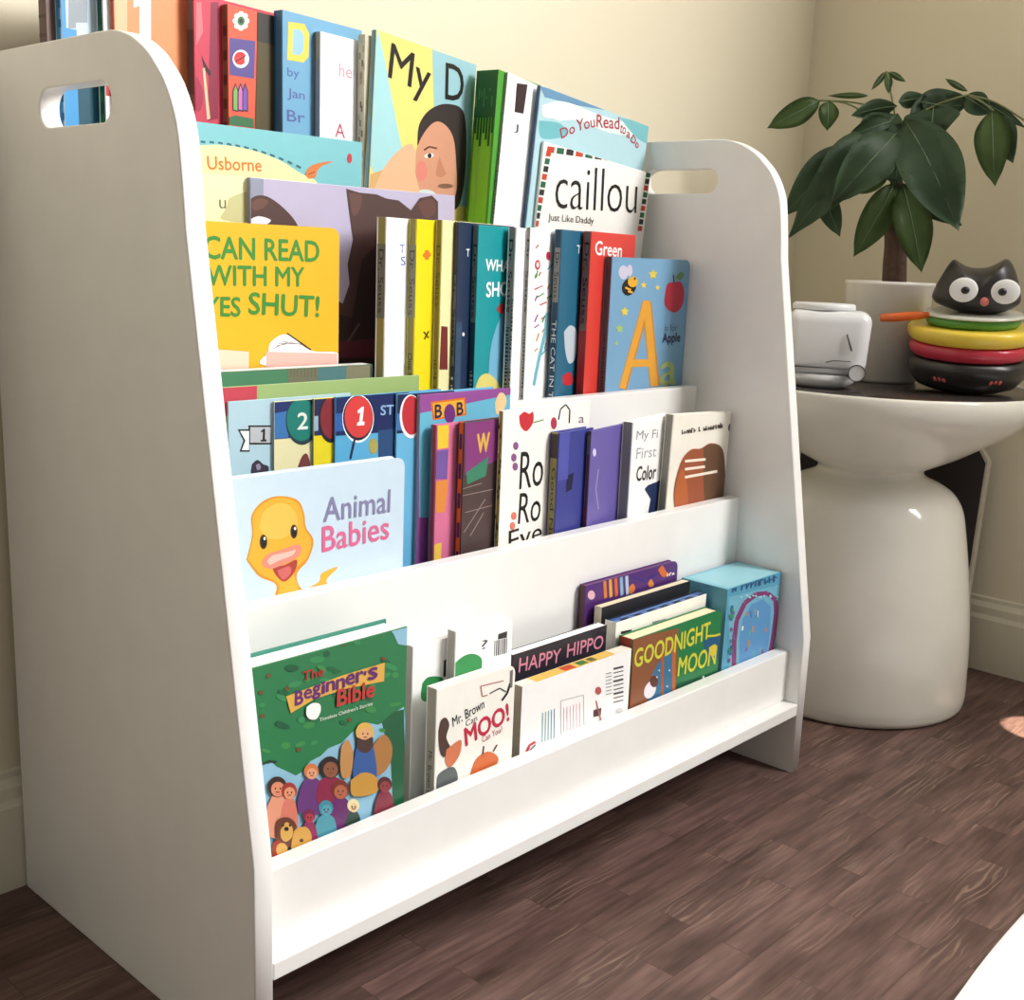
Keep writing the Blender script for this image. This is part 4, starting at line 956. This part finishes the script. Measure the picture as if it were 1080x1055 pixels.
def leaf(b0, tip, wpx, d0=0.0, d1=0.0, bend=0.012, mi=0, roll=0.0, fold=.18):
    """one leaflet: pointed blade with a bent midrib, folded sides; base and tip read off the photo, at their own distances"""
    A, B = pp(*b0, d0), pp(*tip, d1)
    ax = B - A; L = ax.length
    view = (A + ORG - CAM_POS).normalized()
    side = ax.cross(view).normalized()
    nrm = side.cross(ax).normalized()
    if nrm.dot(Vector((0, 0, 1))) < 0: nrm = -nrm
    q = Matrix.Rotation(roll, 3, ax.normalized()); side = q @ side; nrm = q @ nrm
    wd = wpx * (hdp / FPX) * .50
    bm = bmesh.new(); rows = []
    N_ = 14
    for i in range(N_ + 1):
        t = i / N_
        w = wd * (math.sin(math.pi * min(1, t ** .82 * 1.0)) ** .85) * (1 if t < .86 else (1 - (t - .86) / .14 * .35))
        if i == N_: w = 0.0003
        if i == 0: w = 0.0006
        c = A + ax * t + nrm * bend * 4 * t * (1 - t)
        row = []
        for k in (-1, -.55, 0, .55, 1):
            row.append(bm.verts.new(c + side * w * k + nrm * (abs(k) ** 1.3) * w * fold - nrm * (.0006 if k == 0 else 0) + nrm * .003 * math.sin(t * 9 + k * 2) * abs(k) * (wd / .02)))
        rows.append(row)
    for r0, r1 in zip(rows, rows[1:]):
        for k in range(4):
            f = bm.faces.new((r0[k], r0[k + 1], r1[k + 1], r1[k])); f.smooth = True
    # give it thickness
    g = bmesh.ops.solidify(bm, geom=list(bm.faces), thickness=.0006)
    # pale midrib on top
    add_tube(bm, [A + ax * t + nrm * (bend * 4 * t * (1 - t) - .0002) for t in (0, .2, .4, .6, .8, .95)], [.0009, .0009, .0008, .0007, .0005, .0003], 5, 1)
    link_mesh('leaf', bm, [M_LEAF if mi == 0 else M_LEAF2, M_VEIN], plant)
LEAVES = [
    ((864, 106), (809, 135), 24, -.01, -.03, .006, 1), ((873, 107), (872, 138), 20, -.01, -.02, .006, 1), ((915, 101), (873, 101), 6, 0, .01, .003, 1),
    ((934, 76), (919, 95), 6, 0, -.01, .002, 1), ((936, 76), (937, 99), 8, 0, -.01, .002, 1), ((938, 76), (955, 86), 6, 0, .0, .003, 1),
    ((944, 134), (832, 250), 44, -.02, -.07, .030, 0), ((930, 136), (848, 234), 42, -.03, -.06, .034, 0), ((900, 152), (826, 228), 36, -.05, -.06, .015, 0),
    ((862, 196), (886, 250), 22, -.05, -.06, .006, 0), ((946, 140), (876, 216), 44, -.05, -.09, .024, 0), ((940, 150), (884, 205), 34, -.03, -.05, .012, 0),
    ((944, 193), (900, 271), 32, -.02, -.04, .008, 1), ((952, 194), (972, 288), 36, -.02, -.04, .008, 1),
    ((954, 126), (1011, 244), 56, -.03, -.06, .030, 0), ((956, 190), (1014, 238), 26, -.01, -.02, .010, 0), ((936, 188), (884, 196), 22, .01, .02, .006, 1),
    ((960, 122), (1024, 104), 34, .0, .02, .014, 0), ((985, 112), (984, 148), 50, .0, -.01, .010, 0), ((972, 108), (1020, 112), 30, .01, .02, .008, 0),
    ((1018, 102), (1046, 120), 22, .02, .01, .004, 0), ((1046, 116), (1049, 196), 32, .0, -.03, .006, 1), ((1052, 122), (1068, 172), 26, .02, .0, .006, 0),
    ((1020, 96), (997, 83), 6, .02, .0, .002, 1), ((1024, 100), (1083, 136), 10, .0, .03, .006, 0),
    ((946, 112), (898, 122), 18, -.02, -.03, .010, 0), ((948, 108), (978, 102), 16, .0, .01, .008, 0), ((940, 128), (892, 146), 20, -.03, -.05, .014, 0),
    ((950, 130), (944, 196), 52, -.03, -.03, .018, 0), ((952, 128), (976, 200), 50, -.02, -.04, .022, 0), ((990, 144), (1010, 164), 8, -.01, -.02, .004, 0),
    ((922, 106), (920, 130), 14, .0, -.01, .004, 0), ((946, 120), (906, 176), 40, -.01, -.03, .02, 0),
]
random.seed(4)
for L in LEAVES: leaf(*L, roll=random.uniform(-.25, .25))
bm = bmesh.new()
for pts in (((947, 160), (945, 130), (940, 100), (935, 75)), ((946, 150), (930, 118), (900, 108), (864, 106)), ((947, 155), (940, 140), (900, 112), (873, 106)), ((947, 160), (950, 140), (946, 128)),
            ((947, 165), (960, 130), (985, 112), (1020, 100)), ((1020, 100), (1036, 108), (1048, 117)), ((946, 175), (950, 185), (952, 195)), ((946, 178), (944, 188), (944, 194)), ((947, 150), (936, 140), (900, 150), (872, 168), (862, 196)), ((1020, 100), (1050, 108), (1082, 128))):
    add_tube(bm, smooth_curve([pp(x, y, -.004) for x, y in pts], 4), .0013, 6)
link_mesh('leaf_stalks', bm, M_STEM, plant)

# ------------------------------------------------------------------ stacking owl toy
AX, AY = 1.150, -0.020
toy = empty('stacking_toy', 'stacking toy with a black owl-eared head over green, yellow and red rings', 'toy', (AX, AY, TZ + .0008))
def rounded(r0, r1, z0, z1, n=5):
    """lathe section of a soft ring between two heights"""
    P = [(0, z0), (r0 * .8, z0)]
    rr = (z1 - z0) / 2
    for k in range(n + 1):
        a = -math.pi / 2 + math.pi * k / n
        rm = r0 + (r1 - r0) * (math.sin(a) + 1) / 2
        P.append((rm - rr * .7 + rr * .7 * math.cos(a), (z0 + z1) / 2 + rr * math.sin(a)))
    return P + [(r1 * .8, z1), (0, z1)]
K = 1.0
def disc(name, r0, r1, z0, z1, c, tilt=0.0, rough=.25, lab=None):
    bm = bmesh.new(); add_lathe(bm, rounded(r0, r1, z0, z1, 8), 56)
    if tilt: bmesh.ops.rotate(bm, verts=bm.verts, cent=(0, 0, (z0 + z1) / 2), matrix=Matrix.Rotation(tilt, 3, 'Y'))
    o = link_mesh(name, bm, mat(c, rough, 'rubber', .5), toy)
    if lab: o['label'] = lab
    return o
BK = (46, 43, 42)
bm = bmesh.new()
bz = [(0, 0), (.048, 0), (.064, .006), (.0735, .018), (.0775, .032), (.0765, .042), (.06, .044), (0, .044)]
add_lathe(bm, [tuple(v) for v in bz], 56); o = link_mesh('bowl', bm, mat(BK, .3, 'rubber', .5), toy); o['label'] = 'black bowl with red feet'
disc('ring', .076, .080, .0445, .064, (196, 54, 72), 0, .25, 'red ring')
disc('ring', .080, .085, .0645, .086, (236, 204, 74), 0, .25, 'yellow ring')
disc('ring', .060, .062, .0865, .099, (84, 150, 66), 0, .25, 'green ring')
disc('collar', .066, .064, .0995, .1035, (206, 206, 196), 0, .2, 'clear grey collar')
# local frame of the face: f towards the camera
fv = Vector((CAM_POS.x - AX + .10, CAM_POS.y - AY, 0)).normalized(); rv = Vector((-fv.y, fv.x, 0))
def hp(a, z, d): return rv * a + fv * d + Vector((0, 0, z))
OUT = [(690, 272), (698, 235), (722, 180), (748, 130), (770, 108), (798, 120), (834, 136), (880, 141), (926, 135), (966, 116), (996, 98), (1020, 110), (1046, 150), (1066, 200), (1082, 250), (1078, 282), (1040, 310), (980, 328), (900, 338), (820, 327), (750, 308), (705, 290)]
OUT = [Vector(((x - 884) * .000285, (228 - y) * (.00031 if y > 228 else .00031))) for x, y in OUT]
OUT = smooth_curve([OUT[-1]] + OUT + [OUT[0], OUT[1]], 4)[4:-8]
HZ = .1345
bm = bmesh.new(); rings = []
for k in range(-10, 11):
    d = k / 10; sc = (1 - d * d) ** .38 if abs(k) < 10 else .12
    rings.append([bm.verts.new(hp(q.x * sc, HZ + q.y * sc, d * .045)) for q in OUT])
for r0, r1 in zip(rings, rings[1:]):
    for i in range(len(OUT)):
        f = bm.faces.new((r0[i], r0[(i + 1) % len(OUT)], r1[(i + 1) % len(OUT)], r1[i])); f.smooth = True
bm.faces.new(rings[0]); bm.faces.new(rings[-1][::-1])
head = link_mesh('head', bm, mat(BK, .35, 'rubber', .5), toy)
for sx, tilt in ((-.0165, 0), (.0345, 0)):
    for nm, r, dd, c, up in (('eye', .0178, .0472, (240, 240, 240), 0), ('pupil', .0054, .0512, (20, 20, 22), 0)):
        bm = bmesh.new(); bmesh.ops.create_uvsphere(bm, u_segments=28, v_segments=14, radius=1)
        for v in bm.verts:
            x, y, z = v.co; off = .0 if nm == 'eye' else (.002 if sx < 0 else -.004)
            v.co = hp(sx + off + x * r, HZ + .003 + z * r * .9, dd + y * .0042)
        for f in bm.faces: f.smooth = True
        last = link_mesh(nm, bm, mat(c, .3, 'rubber', .5), toy if nm == 'eye' else last)
bm = bmesh.new(); bmesh.ops.create_uvsphere(bm, u_segments=16, v_segments=10, radius=1)
for v in bm.verts: v.co = hp(.0105 + v.co.x * .0055, HZ - .0110 + v.co.z * .006, +.0480 + v.co.y * .004)
for f in bm.faces: f.smooth = True
link_mesh('nose', bm, mat((214, 120, 112), .4, 'rubber'), toy)
bm = bmesh.new()
add_tube(bm, [hp(-.118, .0925, .026), hp(-.10, .0945, .028), hp(-.072, .0985, .03), hp(-.056, .1005, .03)], [.0052, .0062, .0058, .004], 12)
link_mesh('wing_peg', bm, mat((236, 112, 50), .3, 'rubber', .5), toy)['label'] = 'orange peg sticking out to the left'
for sx in (-.032, .034):
    bm = bmesh.new()
    for k in (-1, 0, 1):
        r_ = bmesh.ops.create_uvsphere(bm, u_segments=14, v_segments=8, radius=1)
        for v in r_['verts']: v.co = hp(sx + k * .0055 + v.co.x * .0042, .0225 + v.co.z * .0045 - abs(k) * .001, math.sqrt(.0725 ** 2 - (sx + k * .0055) ** 2) + v.co.y * .0022)
    link_mesh('foot', bm, mat((206, 96, 88), .4, 'rubber'), toy)

toy.matrix_world = Matrix.Translation((AX, AY, TZ + .0008 + .0048)) @ Matrix.Rotation(math.radians(5.5), 4, rv.cross(Vector((0, 0, 1))).cross(Vector((0, 0, 1))) * (1 if (Matrix.Rotation(.1, 3, rv.cross(Vector((0, 0, 1))).cross(Vector((0, 0, 1)))) @ Vector((0, 0, 1))).dot(fv) > 0 else -1))

# ------------------------------------------------------------------ white appliance
QX, QY = 1.003, 0.114
app = empty('plastic_device', 'rounded white plastic device on a round foot, left of the plant pot', 'device', (QX, QY, TZ + .0008))
M_PL = mat((232, 232, 234), .3, 'plastic', .5)
gv = Vector((CAM_POS.x - QX, CAM_POS.y - QY, 0)).normalized(); sv = Vector((-gv.y, gv.x, 0))
ROT = Matrix((( sv.x, -gv.x, 0), (sv.y, -gv.y, 0), (0, 0, 1)))          # local x to the right, -y to the viewer
def place(bm):
    for v in bm.verts: v.co = ROT @ (v.co * 1.12)
bm = bmesh.new(); add_box(bm, -.049, .049, -.036, .036, .017, .092, 0, .0)
for v in bm.verts:
    if v.co.z < .05: v.co.x *= .93; v.co.y *= .93
bmesh.ops.bevel(bm, geom=list(bm.edges), offset=.014, segments=5, affect='EDGES', profile=.5)
for f in bm.faces: f.smooth = True
place(bm); link_mesh('body', bm, M_PL, app)
bm = bmesh.new(); add_lathe(bm, [(0, .0922), (.036, .0922), (.037, .094), (.0365, .0985), (.034, .1), (0, .1)], 40)
for v in bm.verts: v.co.x -= .008; v.co.y *= .8
place(bm); link_mesh('lid', bm, M_PL, app)
bm = bmesh.new(); add_lathe(bm, [(0, 0), (.026, 0), (.038, .006), (.0425, .0165), (0, .0165)], 40)
for v in bm.verts: v.co.x -= .004; v.co.y *= .85
place(bm); link_mesh('foot', bm, M_PL, app)
bm = bmesh.new(); add_tube(bm, [(.036, -.043, .022), (.036, -.030, .022)], .0095, 24); place(bm); link_mesh('hinge', bm, M_PL, app)
M_GR = mat((96, 92, 92), .5, 'seam')
bm = bmesh.new(); add_tube(bm, [(.021, -.0366, .066), (.028, -.0366, .047)], .0011, 6); add_tube(bm, [(.0, -.0352, .032), (.008, -.0356, .0345), (.028, -.0354, .0345)], .0006, 5); add_tube(bm, [(-.04, -.0345, .0255), (.026, -.0350, .0255)], .0008, 5)
add_tube(bm, [(.036 + .0095 * math.cos(a * math.pi / 12), -.0432, .022 + .0095 * math.sin(a * math.pi / 12)) for a in range(25)], .0007, 5)
place(bm); link_mesh('seam_lines', bm, M_GR, app)['label'] = 'grey slash and seam lines'

# ------------------------------------------------------------------ white rug at the lower right
bm = bmesh.new()
edge = [(0.30, -.343), (0.46, -.338), (0.57, -.331), (0.70, -.328), (0.95, -.330), (1.30, -.333)]
top = [tuple(v) for v in smooth_curve([Vector(e) for e in edge], 4)]
lo = [bm.verts.new((x, y, 0.0005)) for x, y in top]; hi = [bm.verts.new((x, y - .002, 0.007)) for x, y in top]; hi2 = [bm.verts.new((x, y - .006, 0.009)) for x, y in top]
bk = [bm.verts.new((x, -1.1, 0.009)) for x, y in top]; bl = [bm.verts.new((x, -1.1, 0.0005)) for x, y in top]
for A_, B_ in ((lo, hi), (hi, hi2), (hi2, bk), (bk, bl), (bl, lo)):
    for i in range(len(top) - 1): bm.faces.new((A_[i], A_[i + 1], B_[i + 1], B_[i]))
bm.faces.new((lo[0], hi[0], hi2[0], bk[0], bl[0])); bm.faces.new((bl[-1], bk[-1], hi2[-1], hi[-1], lo[-1]))
o = link_mesh('rug', bm, mat((244, 244, 246), .9, 'woven'))
o['label'] = 'white rug edge on the dark floor at the lower right'; o['category'] = 'rug'
